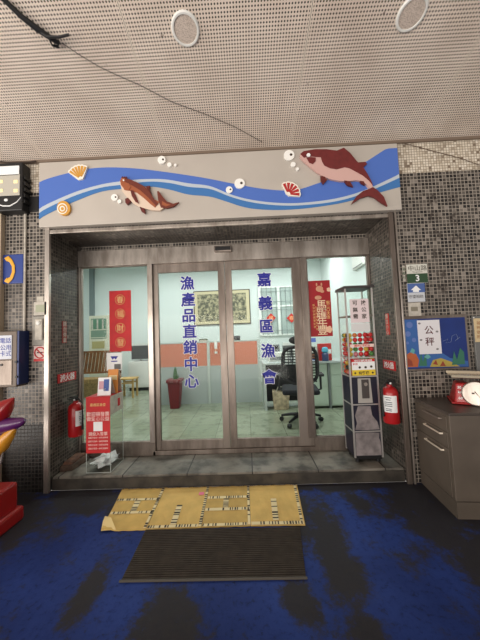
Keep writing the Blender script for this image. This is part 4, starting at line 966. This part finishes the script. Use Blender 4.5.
# small placard on front
# scale
def yscale():
    CH = globals()['CH'] + .004; c = Vector((1.87, -.22, CH)); t = thing('kitchen_scale', 'red dial market scale with a steel pan on the grey cabinet', 'scale', c)
    mb = MB(); mb.hexa([(c.x - .12, c.y - .12, CH), (c.x + .15, c.y - .12, CH), (c.x + .15, c.y + .12, CH), (c.x - .13, c.y + .12, CH)], [(c.x - .10, c.y - .09, CH + .17), (c.x + .12, c.y - .09, CH + .17), (c.x + .11, c.y + .08, CH + .17), (c.x - .09, c.y + .08, CH + .17)]); mb.build('body', m_red, t, bevel=.015)
    B(c.x - .14, c.x + .16, c.y - .13, c.y + .13, CH + .001, CH + .018).build('base', m_red, t, bevel=.006)
    n_ = Vector((0, -1, .17)).normalized(); dc = Vector((c.x + .025, c.y - .112, CH + .092))
    mb = MB(); mb._lathe([(.092, -.004), (.097, .006), (.09, .012), (.09, .010)], dc, n_, 30, 0); mb.build('dial_rim', m_steel, t, smooth=True)
    mb = MB(); mb._lathe([(.09, .0), (.09, .008)], dc, n_, 30, 0); mb.build('dial', mat('dial_face', (190, 176, 160), .5), t)
    mb = MB()
    ux = Vector((1, 0, 0)); uy = n_.cross(ux) * -1; uy = Vector((0, .17, 1)).normalized()
    for k in range(24):
        a = 2 * PI * k / 24; d = ux * math.cos(a) + uy * math.sin(a); q = dc + n_ * .0085; s_ = d.cross(n_) * .0012; r0 = .07 if k % 6 == 0 else .077; mb.add([q + d * r0 - s_, q + d * .084 - s_, q + d * .084 + s_, q + d * r0 + s_], [(0, 1, 2, 3)])
    mb.build('tick_marks', m_ink, t)
    mb = MB(); q = dc + n_ * .011; d = (ux * .5 - uy * .8).normalized(); s_ = d.cross(n_) * .004; mb.add([q - d * .02 - s_, q + d * .05, q - d * .02 + s_], [(0, 1, 2)]); mb.add([q - ux * .03 - uy * .004, q - ux * .012 - uy * .004, q - ux * .012 + uy * .008, q - ux * .03 + uy * .008], [(0, 1, 2, 3)]); mb.build('needle', m_ink, t)
    mb = MB(); f3 = (Vector((0, 1, 0)), Vector((0, 0, 1)))
    for z_, s_ in ((CH + .135, '30'), (CH + .095, '公斤'), (CH + .055, '60')): write(mb, s_, (c.x - .095 - (CH + .17 - z_) * .18, c.y - .127 + .02, z_), .001)
    x_ = c.x - .083
    for z_, s_ in ((CH + .135, '30'), (CH + .095, 'kg'), (CH + .05, '60')): write(mb, s_, (x_ + .005, c.y - .12 + (z_ - CH) * .1765 - .003, z_), .028, bold=.02)
    mb.build('lettering', m_wvin, t)
    mb = MB(); mb.lathe([(.03, 0), (.02, .03), (.03, .045)], (c.x, c.y, CH + .165), (0, 0, 1), 14); mb.build('stem', m_steel2, t)
    mb = MB(); a_, b_ = .19, .17; zt = CH + .21
    mb.hexa([(c.x - .10, c.y - .1, zt), (c.x + .16, c.y - .1, zt), (c.x + .16, c.y + .1, zt), (c.x - .10, c.y + .1, zt)], [(c.x - .13, c.y - .14, zt + .012), (c.x + .19, c.y - .14, zt + .012), (c.x + .19, c.y + .14, zt + .012), (c.x - .13, c.y + .14, zt + .012)])
    mb.build('pan', mat('pan_steel', (206, 198, 184), .25, .6), t, bevel=.003)
    mb = MB()
    for s_ in (-1, 1): mb.hexa([(c.x - .13, c.y + s_ * .14 - .004, zt + .012), (c.x + .19, c.y + s_ * .14 - .004, zt + .012), (c.x + .19, c.y + s_ * .14 + .004, zt + .012), (c.x - .13, c.y + s_ * .14 + .004, zt + .012)], [(c.x - .13, c.y + s_ * .15 - .004, zt + .032), (c.x + .19, c.y + s_ * .15 - .004, zt + .032), (c.x + .19, c.y + s_ * .15 + .004, zt + .032), (c.x - .13, c.y + s_ * .15 + .004, zt + .032)])
    mb.build('pan_rim', mat('pan_bright', (226, 214, 190), .3, .4), t)
    t.rotation_euler.z = -.5
yscale()

# ================================================================== KIDDIE RIDE (only its edge is in the picture)
t = thing('kiddie_ride', 'coin ride with a red base and purple, yellow and red body at the left edge', 'kiddie ride', (-2.2, -.62, 0))
rx = -1.885
m_rr = mat('ride_red', (150, 22, 20), .3, coat=.4); m_pu = mat('ride_purple', (86, 30, 92), .35, coat=.4); m_ye = mat('ride_yellow', (206, 140, 30), .35, coat=.3)
mb = MB(); mb.box(-2.75, rx, -.95, -.40, .10, .31); mb.build('base', m_rr, t, bevel=.02)
mb = MB(); mb.box(-2.78, rx + .03, -.98, -.37, .0, .11); mb.build('plinth', m_rr, t, bevel=.02)
mb = MB(); mb.lathe([(.08, 0), (.06, .12), (.06, .26)], (-2.32, -.68, .30), (0, 0, 1), 16); mb.build('rocking_post', m_black, t, smooth=True)
mb = MB(); mb.ball((-2.36, -.66, .72), .2, sc=(1.35, .9, .95), nu=24, nv=16); mb.build('body', m_pu, t, smooth=True)
def rp(px, py): return aty(px, py, -.66)
mb = MB(); mb.tube([rp(-14, 428), rp(0, 426), rp(12, 424), rp(22, 421.5), rp(25, 420)], [.08, .062, .044, .03, .012], 12); mb.build('nose', m_pu, t, smooth=True)
mb = MB(); mb.tube([rp(-8, 452), rp(2, 444), rp(10, 434), rp(15, 428)], [.06, .052, .036, .014], 12); mb.build('chin', m_ye, t, smooth=True)
mb = MB(); mb.tube([rp(-10, 444), rp(2, 437), rp(11, 430), rp(20, 426)], [.03, .022, .016, .008], 12); mb.build('lip', m_pu, t, smooth=True)
mb = MB(); mb.tube([rp(-10, 422), rp(-1, 414), rp(7, 405), rp(14, 398)], [.085, .075, .05, .006], 12); mb.build('fin', m_rr, t, smooth=True)
mb = MB(); mb.ball(rp(2, 419), .036, nu=18, nv=12); mb.build('eye', mat('eye_navy', (16, 18, 60), .1, coat=1), t, smooth=True)
mb = MB(); mb.tube([rp(-4, 470), rp(1, 462), rp(3, 452), rp(4, 446)], .008, 8); mb.build('handle_bar', m_steel2, t, smooth=True)

# ================================================================== INDOOR THINGS
def ibox(name, px0, py0, px1, py1, y, depth, m, parent=None, bevel=.003, **kw):
    a = aty(px0, py0, y); c = aty(px1, py1, y); return MB().box(a.x, c.x, y, y + depth, c.z, a.z).build(name, m, parent, bevel=bevel, **kw)
# window on the back wall
wa, wc = aty(259, 288, RY), aty(299, 334, RY)
t = bpy.data.objects.new('window_1', None); COL.objects.link(t); t.location = ((wa.x + wc.x) / 2, RY, wc.z); t['_org'] = tuple(t.location); t['kind'] = 'structure'
B(wa.x, wc.x, RY - .02, RY, wc.z, wa.z).build('window_pane', mat('frosted_pane', (176, 190, 186), .3), t)
mb = MB(); xm = (wa.x + wc.x) / 2; zm = wc.z + (wa.z - wc.z) * .60
for x in (wa.x, xm, wc.x): mb.box(x - .035, x + .035, RY - .045, RY - .02, wc.z, wa.z)
for z in (wc.z, zm, wa.z): mb.box(wa.x, wc.x, RY - .044, RY - .021, z - .02, z + .02)
mb.build('window_frame', mat('frame_pale', (232, 236, 232), .5), t)
mb = MB(); nb = 8
for i in range(nb):
    x = wa.x + (wc.x - wa.x) * (i + .5) / nb; mb.tube([(x, RY - .055, wc.z), (x, RY - .055, wa.z)], .006, 6)
for z in (wc.z + .12, zm - .1, zm + .12, wa.z - .12): mb.tube([(wa.x, RY - .055, z), (wc.x, RY - .055, z)], .005, 6)
mb.build('window_bars', mat('bar_grey', (132, 138, 138), .5), t)
for px, lb in ((271, 'left of the two red paper diamonds on the indoor window'), (291.5, 'right of the two red paper diamonds on the indoor window')):
    c = aty(px, 318, RY - .07); r_ = .13; mb = MB(); mb.prism([(c.x - r_, RY - .072, c.z), (c.x, RY - .072, c.z - r_), (c.x + r_, RY - .072, c.z), (c.x, RY - .072, c.z + r_)], (0, .006, 0))
    t = thing('red_paper_diamond', lb, 'decoration', (c.x, RY - .07, c.z - r_), 'paper diamonds on the indoor window'); mb.build('paper', mat('diamond_red', (206, 40, 36), .6), t)
    mb = MB(); write(mb, '福' if px < 280 else '春', (c.x, RY - .0735, c.z), .13, bold=.01); mb.build('character', mat('diamond_gold', (240, 170, 120), .6), t)
# painting
pa, pc = aty(193.5, 291.5, RY), aty(251, 323.5, RY)
t = thing('framed_painting', 'wide framed landscape painting on the indoor back wall', 'painting', ((pa.x + pc.x) / 2, RY - .03, pc.z))
B(pa.x, pc.x, RY - .03, RY, pc.z, pa.z).build('frame', mat('frame_brown', (60, 50, 38), .5), t, bevel=.004)
B(pa.x + .025, pc.x - .025, RY - .034, RY - .03, pc.z + .025, pa.z - .025).build('mount', mat('mount_cream', (204, 192, 158), .7), t)
k = NB('landscape_paint'); n_ = k.noise(11, detail=7); x_, y_, z_ = k.sep()
k.n.links.new(k.ramp(n_, [(.3, lin((52, 54, 46))), (.46, lin((104, 102, 84))), (.56, lin((164, 156, 126))), (.75, lin((194, 184, 150)))]), k.b.inputs['Base Color'])
B(pa.x + .11, pc.x - .11, RY - .037, RY - .034, pc.z + .1, pa.z - .1).build('landscape', k.m, t)
# partition
m_or = mat('partition_orange', (208, 124, 98), .8); m_gy = mat('partition_grey', (166, 174, 172), .7); m_alu = mat('partition_rail', (176, 184, 180), .4, .4)
PYY = 2.6; a = aty(150, 342, PYY); c = aty(262, 402, PYY); zsplit = aty(200, 366, PYY).z
t = thing('office_partition', 'low office partition with orange upper and grey lower panels', 'partition', ((a.x + c.x) / 2, PYY, IZ))
xs = [-1.80, aty(209, 370, PYY).x, aty(259.5, 370, PYY).x]
for i in range(2):
    B(xs[i] + .02, xs[i + 1] - .02, PYY, PYY + .05, zsplit, 1.30).build('orange_panel', m_or, t); B(xs[i] + .02, xs[i + 1] - .02, PYY, PYY + .05, IZ + .0, zsplit - .008).build('grey_panel', m_gy, t)
    B(xs[i] + .02, xs[i + 1] - .02, PYY - .006, PYY + .056, 1.30, 1.325).build('top_rail', m_alu, t); B(xs[i] + .02, xs[i + 1] - .02, PYY - .004, PYY + .054, zsplit - .008, zsplit).build('middle_rail', m_alu, t)
for x in xs: B(x - .028, x + .028, PYY - .015, PYY + .065, IZ, 1.345).build('post', m_alu, t, bevel=.004)
# things on / near the partition
c = aty(216, 344, PYY + .02)
t = thing('pump_bottle', 'slim white bottle hanging on the partition beside its post', 'bottle', (c.x, PYY - .04, 1.06)); mb = MB(); mb.lathe([(.028, 0), (.03, .01), (.03, .2), (.015, .225), (.012, .26)], (c.x, PYY - .037, 1.09), (0, 0, 1), 14); mb.build('bottle_body', m_white, t, smooth=True)
mb = MB(); mb.lathe([(.031, 0), (.031, .05)], (c.x, PYY - .037, 1.13), (0, 0, 1), 14); mb.build('label', mat('label_orange', (220, 150, 120), .5), t)
# pot plant
c = aty(175.5, 402, PYY - .24)
t = thing('potted_cactus', 'tapered dark red pot with an upright green cactus', 'potted plant', (c.x, c.y, IZ))
mb = MB(); s4 = lambda r, z: [(c.x - r, c.y - r, z), (c.x + r, c.y - r, z), (c.x + r, c.y + r, z), (c.x - r, c.y + r, z)]
mb.hexa(s4(.08, IZ), s4(.115, IZ + .50)); mb.build('pot', mat('pot_red', (112, 26, 32), .4), t, bevel=.012)
mb = MB(); mb.hexa(s4(.13, IZ + .46), s4(.135, IZ + .52)); mb.build('pot_rim', mat('pot_red', (140, 40, 46)), t, bevel=.008)
mb = MB(); mb.tube([(c.x, c.y, IZ + .50), (c.x + .005, c.y, IZ + .58), (c.x + .01, c.y, IZ + .66), (c.x + .012, c.y, IZ + .74)], [.035, .04, .03, .006], 8); mb.build('cactus', mat('cactus_green', (52, 96, 52), .6), t, smooth=True)
mb = MB(); mb.tube([(c.x + .03, c.y - .02, IZ + .50), (c.x + .06, c.y - .03, IZ + .56), (c.x + .07, c.y - .03, IZ + .61)], [.014, .018, .004], 8); mb.build('side_shoot', mat('cactus_green', (52, 96, 52)), t, smooth=True)

# clutter on counter behind the partition (a desk behind it)
t = thing('back_counter', 'white counter behind the orange partition', 'counter', (-1.0, 2.95, IZ)); B(-1.7, .2, 2.72, 3.3, 1.02, 1.06).build('worktop', m_white, t)
for x in (-1.65, .1): B(x, x + .05, 2.74, 3.28, IZ, 1.02).build('side_panel', m_gy, t)
def small(name, px0, py0, px1, zbase, y, m, label, cat, d=.15, extra=None):
    a = aty(px0, py0, y); c = aty(px1, py0, y); t = thing(name, label, cat, ((a.x + c.x) / 2, y, zbase)); B(a.x, c.x, y, y + d, zbase, a.z).build('body', m, t, bevel=.008)
    if extra: extra(t, a.x, c.x, y, zbase, a.z)
    return t
def ex_keys(t, x0, x1, y, z0, z1): B(x0 + .02, x1 - .02, y - .004, y, z0 + .03, z1 - .02).build('front', m_black, t)
small('desk_telephone', 232, 336, 240, 1.06, 2.95, m_black, 'black desk telephone behind the right end of the partition', 'telephone', .16, lambda t, x0, x1, y, z0, z1: B(x0 + .02, x1 - .02, y - .01, y, z1 - .05, z1 - .01).build('handset', mat('grey_pl', (70, 70, 74), .5), t))
small('document_tray', 199, 339, 207, 1.06, 2.9, mat('leaf_green', (60, 84, 50), .6), 'dark green box of papers behind the partition', 'box', .1, lambda t, x0, x1, y, z0, z1: B(x0 + .01, x1 - .01, y - .003, y, z0 + .02, z1 - .02).build('label_card', m_offw, t))

# desk on the right
DYY = 1.95; DZ = .93
x0d = aty(263, 362, DYY).x; x1d = 1.95
t = thing('office_desk', 'grey office desk with pale green drawer fronts behind the glass', 'desk', ((x0d + x1d) / 2, DYY + .3, IZ))
B(x0d, x1d, DYY, DYY + .62, DZ - .03, DZ).build('worktop', mat('desk_grey', (170, 178, 176), .4), t, bevel=.004)
B(x0d, x0d + .04, DYY + .01, DYY + .6, IZ, DZ - .03).build('side_panel', m_alu, t)
B(x0d + .04, .99, DYY + .45, DYY + .47, IZ + .05, DZ - .03).build('modesty_panel', m_black, t)
m_pg = mat('drawer_green', (176, 190, 174), .5)
for i, (xa, xb) in enumerate(((1.0, 1.32), (1.36, 1.66), (1.68, 1.92))):
    cbx = B(xa, xb, DYY + .05, DYY + .55, IZ + .04, DZ - .035).build('pedestal', m_pg, t)
    for (za, zb) in ((IZ + .06, IZ + .35), (IZ + .36, IZ + .54), (IZ + .55, DZ - .05)):
        B(xa + .01, xb - .01, DYY + .038, DYY + .05, za, zb).build('drawer_front', m_pg, cbx, bevel=.003)
B(1.325, 1.355, DYY + .02, DYY + .55, IZ, DZ - .03).build('divider_panel', mat('divider_grey', (110, 116, 114), .5), t)
# paper bag
bx_, by_ = (aty(282, 400, DYY - .1).x), DYY - .02
t = thing('shopping_bag', 'beige printed carrier bag on the floor under the desk', 'bag', (bx_, by_, IZ))
mb = MB(); mb.hexa([(bx_ - .12, by_ + .05, IZ), (bx_ + .12, by_ + .05, IZ), (bx_ + .12, by_ + .2, IZ), (bx_ - .12, by_ + .2, IZ)], [(bx_ - .14, by_ + .06, IZ + .3), (bx_ + .15, by_ + .04, IZ + .27), (bx_ + .13, by_ + .19, IZ + .27), (bx_ - .13, by_ + .18, IZ + .33)]); mb.build('bag_body', mat('bag_beige', (176, 160, 132), .8, var=.4, vscale=16), t, bevel=.01)
mb = MB(); mb.tube([(bx_ - .08, by_ + .07, IZ + .29), (bx_ - .04, by_ + .06, IZ + .38), (bx_ + .04, by_ + .06, IZ + .38), (bx_ + .08, by_ + .07, IZ + .27)], .006, 6); mb.build('bag_handle', m_offw, t, smooth=True)

# office chair
def chair(cx, cy, ang):
    t = thing('office_chair', 'black mesh office chair on castors in front of the desk', 'chair', (cx, cy, IZ)); ca, sa = math.cos(ang), math.sin(ang)
    def L(x, y, z): return (cx + x * ca - y * sa, cy + x * sa + y * ca, IZ + z)
    def rb(x0, x1, y0, y1, z0, z1): mb = MB(); mb.hexa([L(x0, y0, z0), L(x1, y0, z0), L(x1, y1, z0), L(x0, y1, z0)], [L(x0, y0, z1), L(x1, y0, z1), L(x1, y1, z1), L(x0, y1, z1)]); return mb
    rb(-.25, .25, -.24, .25, .43, .50).build('seat', mat('seat_fabric', (26, 27, 32), .9), t, bevel=.03)
    mb = MB(); ring = [L(.23 * math.copysign(abs(math.cos(a)) ** .6, math.cos(a)), -.24 - .05 * math.sin(a) ** 2, .84 + .24 * math.copysign(abs(math.sin(a)) ** .6, math.sin(a))) for a in [2 * PI * i / 28 for i in range(29)]]
    mb.tube(ring, .022, 8); mb.build('back_frame', m_black, t, smooth=True)
    mb = MB()
    for i in range(13):
        z = .62 + .44 * i / 12; mb.tube([L(-.21, -.25, z), L(0, -.275, z), L(.21, -.25, z)], .008, 5)
    for i in range(9):
        x = -.2 + .4 * i / 8; mb.tube([L(x, -.262, .61), L(x, -.268, 1.07)], .006, 5)
    mb.build('backrest_mesh', mat('mesh_black', (30, 31, 34), .8), t)
    mb = MB(); mb.tube([L(0, -.29, 1.05), L(0, -.31, 1.14)], .015, 8); mb.build('headrest_stem', m_black, t)
    mb = MB(); mb.ball(L(0, -.30, 1.17), .1, sc=(1.35, .35, .62), nu=18, nv=12); mb.build('headrest', m_black, t, smooth=True)
    mb = MB(); mb.tube([L(0, -.1, .42), L(0, -.27, .45), L(0, -.30, .62), L(0, -.285, .85)], .022, 8); mb.build('back_support', m_black, t, smooth=True)
    for s in (-1, 1):
        mb = MB(); mb.tube([L(s * .22, 0, .45), L(s * .29, 0, .47), L(s * .29, 0, .66)], .016, 8); mb.hexa([L(s * .29 - .035, -.12, .66), L(s * .29 + .035, -.12, .66), L(s * .29 + .035, .13, .66), L(s * .29 - .035, .13, .66)], [L(s * .29 - .035, -.12, .69), L(s * .29 + .035, -.12, .69), L(s * .29 + .035, .13, .69), L(s * .29 - .035, .13, .69)]); mb.build('armrest', m_black, t)
    mb = MB(); mb.lathe([(.028, 0), (.028, .12), (.02, .13), (.02, .34)], L(0, 0, .09), (0, 0, 1), 12); mb.build('gas_column', m_black, t)
    for k in range(5):
        a = 2 * PI * k / 5 + .3; mb = MB(); d = (math.cos(a), math.sin(a)); mb.tube([L(0, 0, .12), L(d[0] * .15, d[1] * .15, .11), L(d[0] * .29, d[1] * .29, .08)], [.03, .022, .015], 8); lg = mb.build('base_leg', m_black, t, smooth=True)
        mb = MB(); p = Vector(L(d[0] * .29, d[1] * .29, .032)); mb.lathe([(.031, -.02), (.031, .02)], p, (-d[1], d[0], 0), 14); mb.build('castor', m_black, lg)
ch = atz(297, 409, IZ); chair(aty(300.5, 400, 1.3).x, 1.3, -.12)

# things on the desk
rnd = random.Random(2)
def desk_item(name, x0, x1, y, z1, m, label, cat, d=.12, extra=None, z0=DZ):
    t = thing(name, label, cat, ((x0 + x1) / 2, y, z0)); B(x0, x1, y, y + d, z0, z1).build('body', m, t, bevel=.006)
    if extra: extra(t, x0, x1, y, z0, z1)
    return t
def pr(c0, c1):
    def f(t, x0, x1, y, z0, z1):
        w_, h_ = x1 - x0, z1 - z0
        B(x0 + w_ * .12, x1 - w_ * .12, y - .003, y, z0 + h_ * .15, z0 + h_ * .55).build('print', c0, t); B(x0 + w_ * .2, x1 - w_ * .35, y - .003, y, z0 + h_ * .62, z0 + h_ * .85).build('print', c1, t)
    return f
m_pap = mat('paper_white', (214, 216, 210), .7); m_gr = mat('grey_plastic', (120, 124, 124), .5); m_cy = mat('cyan_plastic', (84, 170, 196), .4)
desk_item('paper_stack', .36, .62, 2.20, 1.09, m_pap, 'stack of papers and folders at the left end of the desk', 'papers', .25, pr(m_gr, m_pap))
desk_item('desk_printer', .42, .60, 2.48, 1.22, m_gr, 'grey office printer behind the paper stack on the desk', 'printer', .07, lambda t, x0, x1, y, z0, z1: B(x0 + .03, x1 - .03, y - .003, y, z1 - .08, z1 - .03).build('paper_slot', m_black, t))
desk_item('filing_box', .66, .90, 2.36, 1.20, mat('box_dark', (86, 88, 86), .6), 'dark grey filing box stacked with white papers behind the chair', 'box', .18, lambda t, x0, x1, y, z0, z1: B(x0, x1, y + .02, y + .15, z1, z1 + .05).build('loose_papers', m_pap, t))
desk_item('leaflet_rack', .99, 1.18, 2.02, 1.19, mat('leaf_pattern', (196, 200, 190), .6, var=.5, vscale=26), 'white leaflet rack with patterned cards on the desk', 'rack', .1, pr(mat('print_rust', (130, 84, 64), .6), m_wvin))
t = desk_item('gift_box', 1.21, 1.43, 2.06, 1.22, mat('gift_red', (190, 46, 44), .5), 'red printed gift box on the desk behind the capsule machine', 'box', .09, lambda t, x0, x1, y, z0, z1: B(x0 + .14, x1 - .01, y - .003, y, z0 + .12, z0 + .19).build('print', m_wvin, t))
c = Vector((1.30, 2.0, DZ)); t = thing('bottle', 'light blue capped bottle standing before the red gift box', 'bottle', c)
MB().lathe([(.05, 0), (.055, .02), (.055, .12), (.03, .15)], c, (0, 0, 1), 16).build('bottle_body', mat('bottle_dark', (60, 70, 110), .3), t, smooth=True); MB().lathe([(.04, 0), (.055, .02), (.05, .07), (.03, .09)], c + Vector((0, 0, .145)), (0, 0, 1), 16).build('cap', m_cy, t, smooth=True)
desk_item('name_card', .99, 1.14, 1.97, .965, m_bluep, 'small blue card lying at the front edge of the desk', 'card', .03, pr(m_wvin, m_wvin))
for i in range(4):
    xx = .66 + i * .06
    desk_item('magazine_holder', xx, xx + .05, 2.05, 1.14 + .03 * (i % 2), (m_pap, m_gr, m_pap, m_bluep)[i], '%s magazine holder in the row on the desk behind the chair' % ('leftmost white', 'grey', 'second white', 'blue')[i], 'holder', .2, lambda t, x0, x1, y, z0, z1: B(x0 + .012, x1 - .012, y - .003, y, z0 + .04, z0 + .1).build('spine_label', m_wvin, t))
t = thing('flyer_stand', 'yellow and blue flyers above the white leaflet rack', 'flyers', (1.08, 2.15, DZ))
B(1.07, 1.09, 2.14, 2.16, DZ, 1.25).build('stem', m_gr, t); B(.97, 1.08, 2.13, 2.14, 1.24, 1.33).build('yellow_flyer', mat('flyer_yellow', (206, 200, 110), .6), t); B(1.09, 1.19, 2.13, 2.14, 1.25, 1.32).build('blue_flyer', mat('flyer_blue', (90, 110, 190), .6), t)
# AC
a = aty(352, 255, 2.5); c = aty(352, 271, 2.5)
t = thing('air_conditioner', 'white wall air conditioner high on the right indoor wall', 'air conditioner', (RX1 - .06, 2.3, c.z))
B(a.x - .02, RX1, 2.0, 2.5, c.z, a.z).build('housing', m_white, t, bevel=.02); B(a.x - .024, a.x - .02, 2.05, 2.45, c.z + .02, c.z + .035).build('air_flap', m_gr, t)
B(a.x + .02, RX1 - .02, 1.996, 2.0, c.z + .05, c.z + .06).build('side_seam', m_gr, t)

# left room items
t = thing('wall_cabinet', 'cream cabinet with shelves of green folders on the indoor left', 'cabinet', (-4.1, 4.5, IZ))
WY = RY - .35; a = aty(89, 316, WY); c = aty(108.5, 351, WY); m_cr = mat('cabinet_cream', (206, 204, 184), .5)
B(a.x, c.x, WY, RY - .02, IZ, a.z).build('case', m_cr, t, bevel=.004)
B(a.x + .05, c.x - .05, WY - .006, WY, lerp(c.z, a.z, .35), lerp(c.z, a.z, .92)).build('shaded_shelf_inside', mat('shelf_shadow', (116, 140, 122), .4), t)  # opaque panel coloured as the shaded inside of the shelves
for i in range(8):
    x = lerp(a.x + .07, c.x - .07, (i + .5) / 8); B(x - .022, x + .018, WY - .014, WY - .006, lerp(c.z, a.z, .62), lerp(c.z, a.z, .89)).build('folder', mat('folder_green', (92, 132, 108), .6) if i % 3 else m_offw, t)
for f in (.38, .60): B(a.x + .05, c.x - .05, WY - .014, WY - .006, lerp(c.z, a.z, f) - .01, lerp(c.z, a.z, f) + .012).build('shelf_edge', m_cr, t)
B(a.x + .08, c.x - .1, WY - .01, WY, lerp(c.z, a.z, .08), lerp(c.z, a.z, .28)).build('notice', mat('notice_tan', (170, 160, 110), .6), t)
x = aty(91, 300, RY - .1).x; tag(MB().box(x - .05, x + .05, RY - .1, RY, a.z + .02, ICEIL).build('wall_duct', mat('duct_grey', (116, 128, 130), .5), origin='base'), 'grey vertical duct on the indoor wall above the cream cabinet', 'duct')
# rattan bench
m_rat = mat('rattan', (128, 82, 42), .7, var=.3, vscale=10)
t = thing('rattan_bench', 'brown wooden bench with a slatted back on the indoor left', 'bench', (-3.5, 3.4, IZ))
y = 3.2; a = aty(80, 352, y); c = aty(113, 374, y)
mb = MB(); mb.box(a.x - .3, c.x, y + .35, y + .40, a.z - .04, a.z); mb.box(a.x - .3, c.x, y + .35, y + .40, c.z - .02, c.z + .02); mb.build('back_rail', m_rat, t)
n_ = 12
for i in range(n_):
    x = lerp(a.x - .25, c.x - .06, i / (n_ - 1)); mb = MB(); mb.hexa([(x - .065, y + .36, c.z), (x - .005, y + .36, c.z), (x - .005, y + .385, c.z), (x - .065, y + .385, c.z)], [(x + .005, y + .36, a.z - .03), (x + .065, y + .36, a.z - .03), (x + .065, y + .385, a.z - .03), (x + .005, y + .385, a.z - .03)]); mb.build('slat', m_rat, t)
B(a.x - .3, c.x, y, y + .36, .50, .60).build('seat', mat('rattan_weave', (150, 122, 78), .8, var=.35, vscale=30), t, bevel=.01)
B(a.x - .3, c.x, y + .01, y + .05, IZ + .05, .50).build('woven_front', mat('rattan_weave2', (136, 112, 72), .8, var=.35, vscale=40), t)
for xx in (a.x - .28, c.x - .05):
    for yy_ in (y + .02, y + .35): B(xx, xx + .05, yy_, yy_ + .04, IZ, a.z if yy_ > y + .3 else .50).build('leg', m_rat, t)
# stool
y = 3.3; a = aty(117, 379, y); c = aty(134, 396, y)
m_wd = mat('pale_wood', (196, 160, 100), .6, var=.2, vscale=8)
t = thing('wooden_stool', 'small pale wooden stool beside the bench', 'stool', ((a.x + c.x) / 2, y + .15, IZ))
B(a.x, c.x, y, y + .3, a.z - .03, a.z).build('seat', m_wd, t, bevel=.006)
for xx in (a.x + .02, c.x - .055):
    for yy_ in (y + .02, y + .245): B(xx, xx + .035, yy_, yy_ + .035, IZ, a.z - .03).build('leg', m_wd, t)
mb = MB(); mb.box(a.x + .055, c.x - .055, y + .025, y + .045, a.z - .12, a.z - .09); mb.box(a.x + .055, c.x - .055, y + .25, y + .27, a.z - .12, a.z - .09); mb.build('stretcher', m_wd, t)
# white low cabinet and monitor
y = 4.1; a = aty(128, 362, y); c = aty(147, 388, y)
t = thing('low_cabinet', 'low white cabinet behind the left fixed glass', 'cabinet', ((a.x + c.x) / 2 + .1, y, IZ))
B(a.x, -1.95 if False else c.x + .05, y, y + .45, IZ + .08, a.z).build('body', m_white, t, bevel=.01); B(a.x + .02, c.x + .03, y + .02, y + .43, IZ, IZ + .08).build('plinth', m_black, t)
B(a.x + .02, c.x + .02, y - .006, y, IZ + .12, a.z - .04).build('door_panel', m_white, t, bevel=.004)
a2 = aty(131, 346, y + .1)
t = thing('desk_monitor', 'dark monitor standing on the low white cabinet', 'monitor', (a2.x + .1, y + .15, a.z))
B(a2.x, c.x + .04, y + .12, y + .16, a.z + .05, a2.z).build('screen', mat('dark_screen', (48, 56, 58), .3), t, bevel=.004); B(a2.x + .06, c.x - .02, y + .08, y + .2, a.z, a.z + .012).build('stand', m_black, t); B((a2.x + c.x) / 2, (a2.x + c.x) / 2 + .04, y + .13, y + .15, a.z + .012, a.z + .05).build('neck', m_black, t)
t = thing('paper_stack', 'loose white papers on top of the dark monitor', 'papers', (a2.x + .1, y + .14, a2.z)); mb = MB(); mb.hexa([(a2.x + .02, y + .10, a2.z), (c.x + .02, y + .10, a2.z), (c.x + .02, y + .2, a2.z), (a2.x + .02, y + .2, a2.z)], [(a2.x + .05, y + .1, a2.z + .04), (c.x, y + .1, a2.z + .06), (c.x, y + .19, a2.z + .05), (a2.x + .04, y + .19, a2.z + .03)]); mb.build('sheets', m_pap, t)

# ------------------------------------------------------------------ tidy helper property
for o in S.objects:
    if '_org' in o: del o['_org']
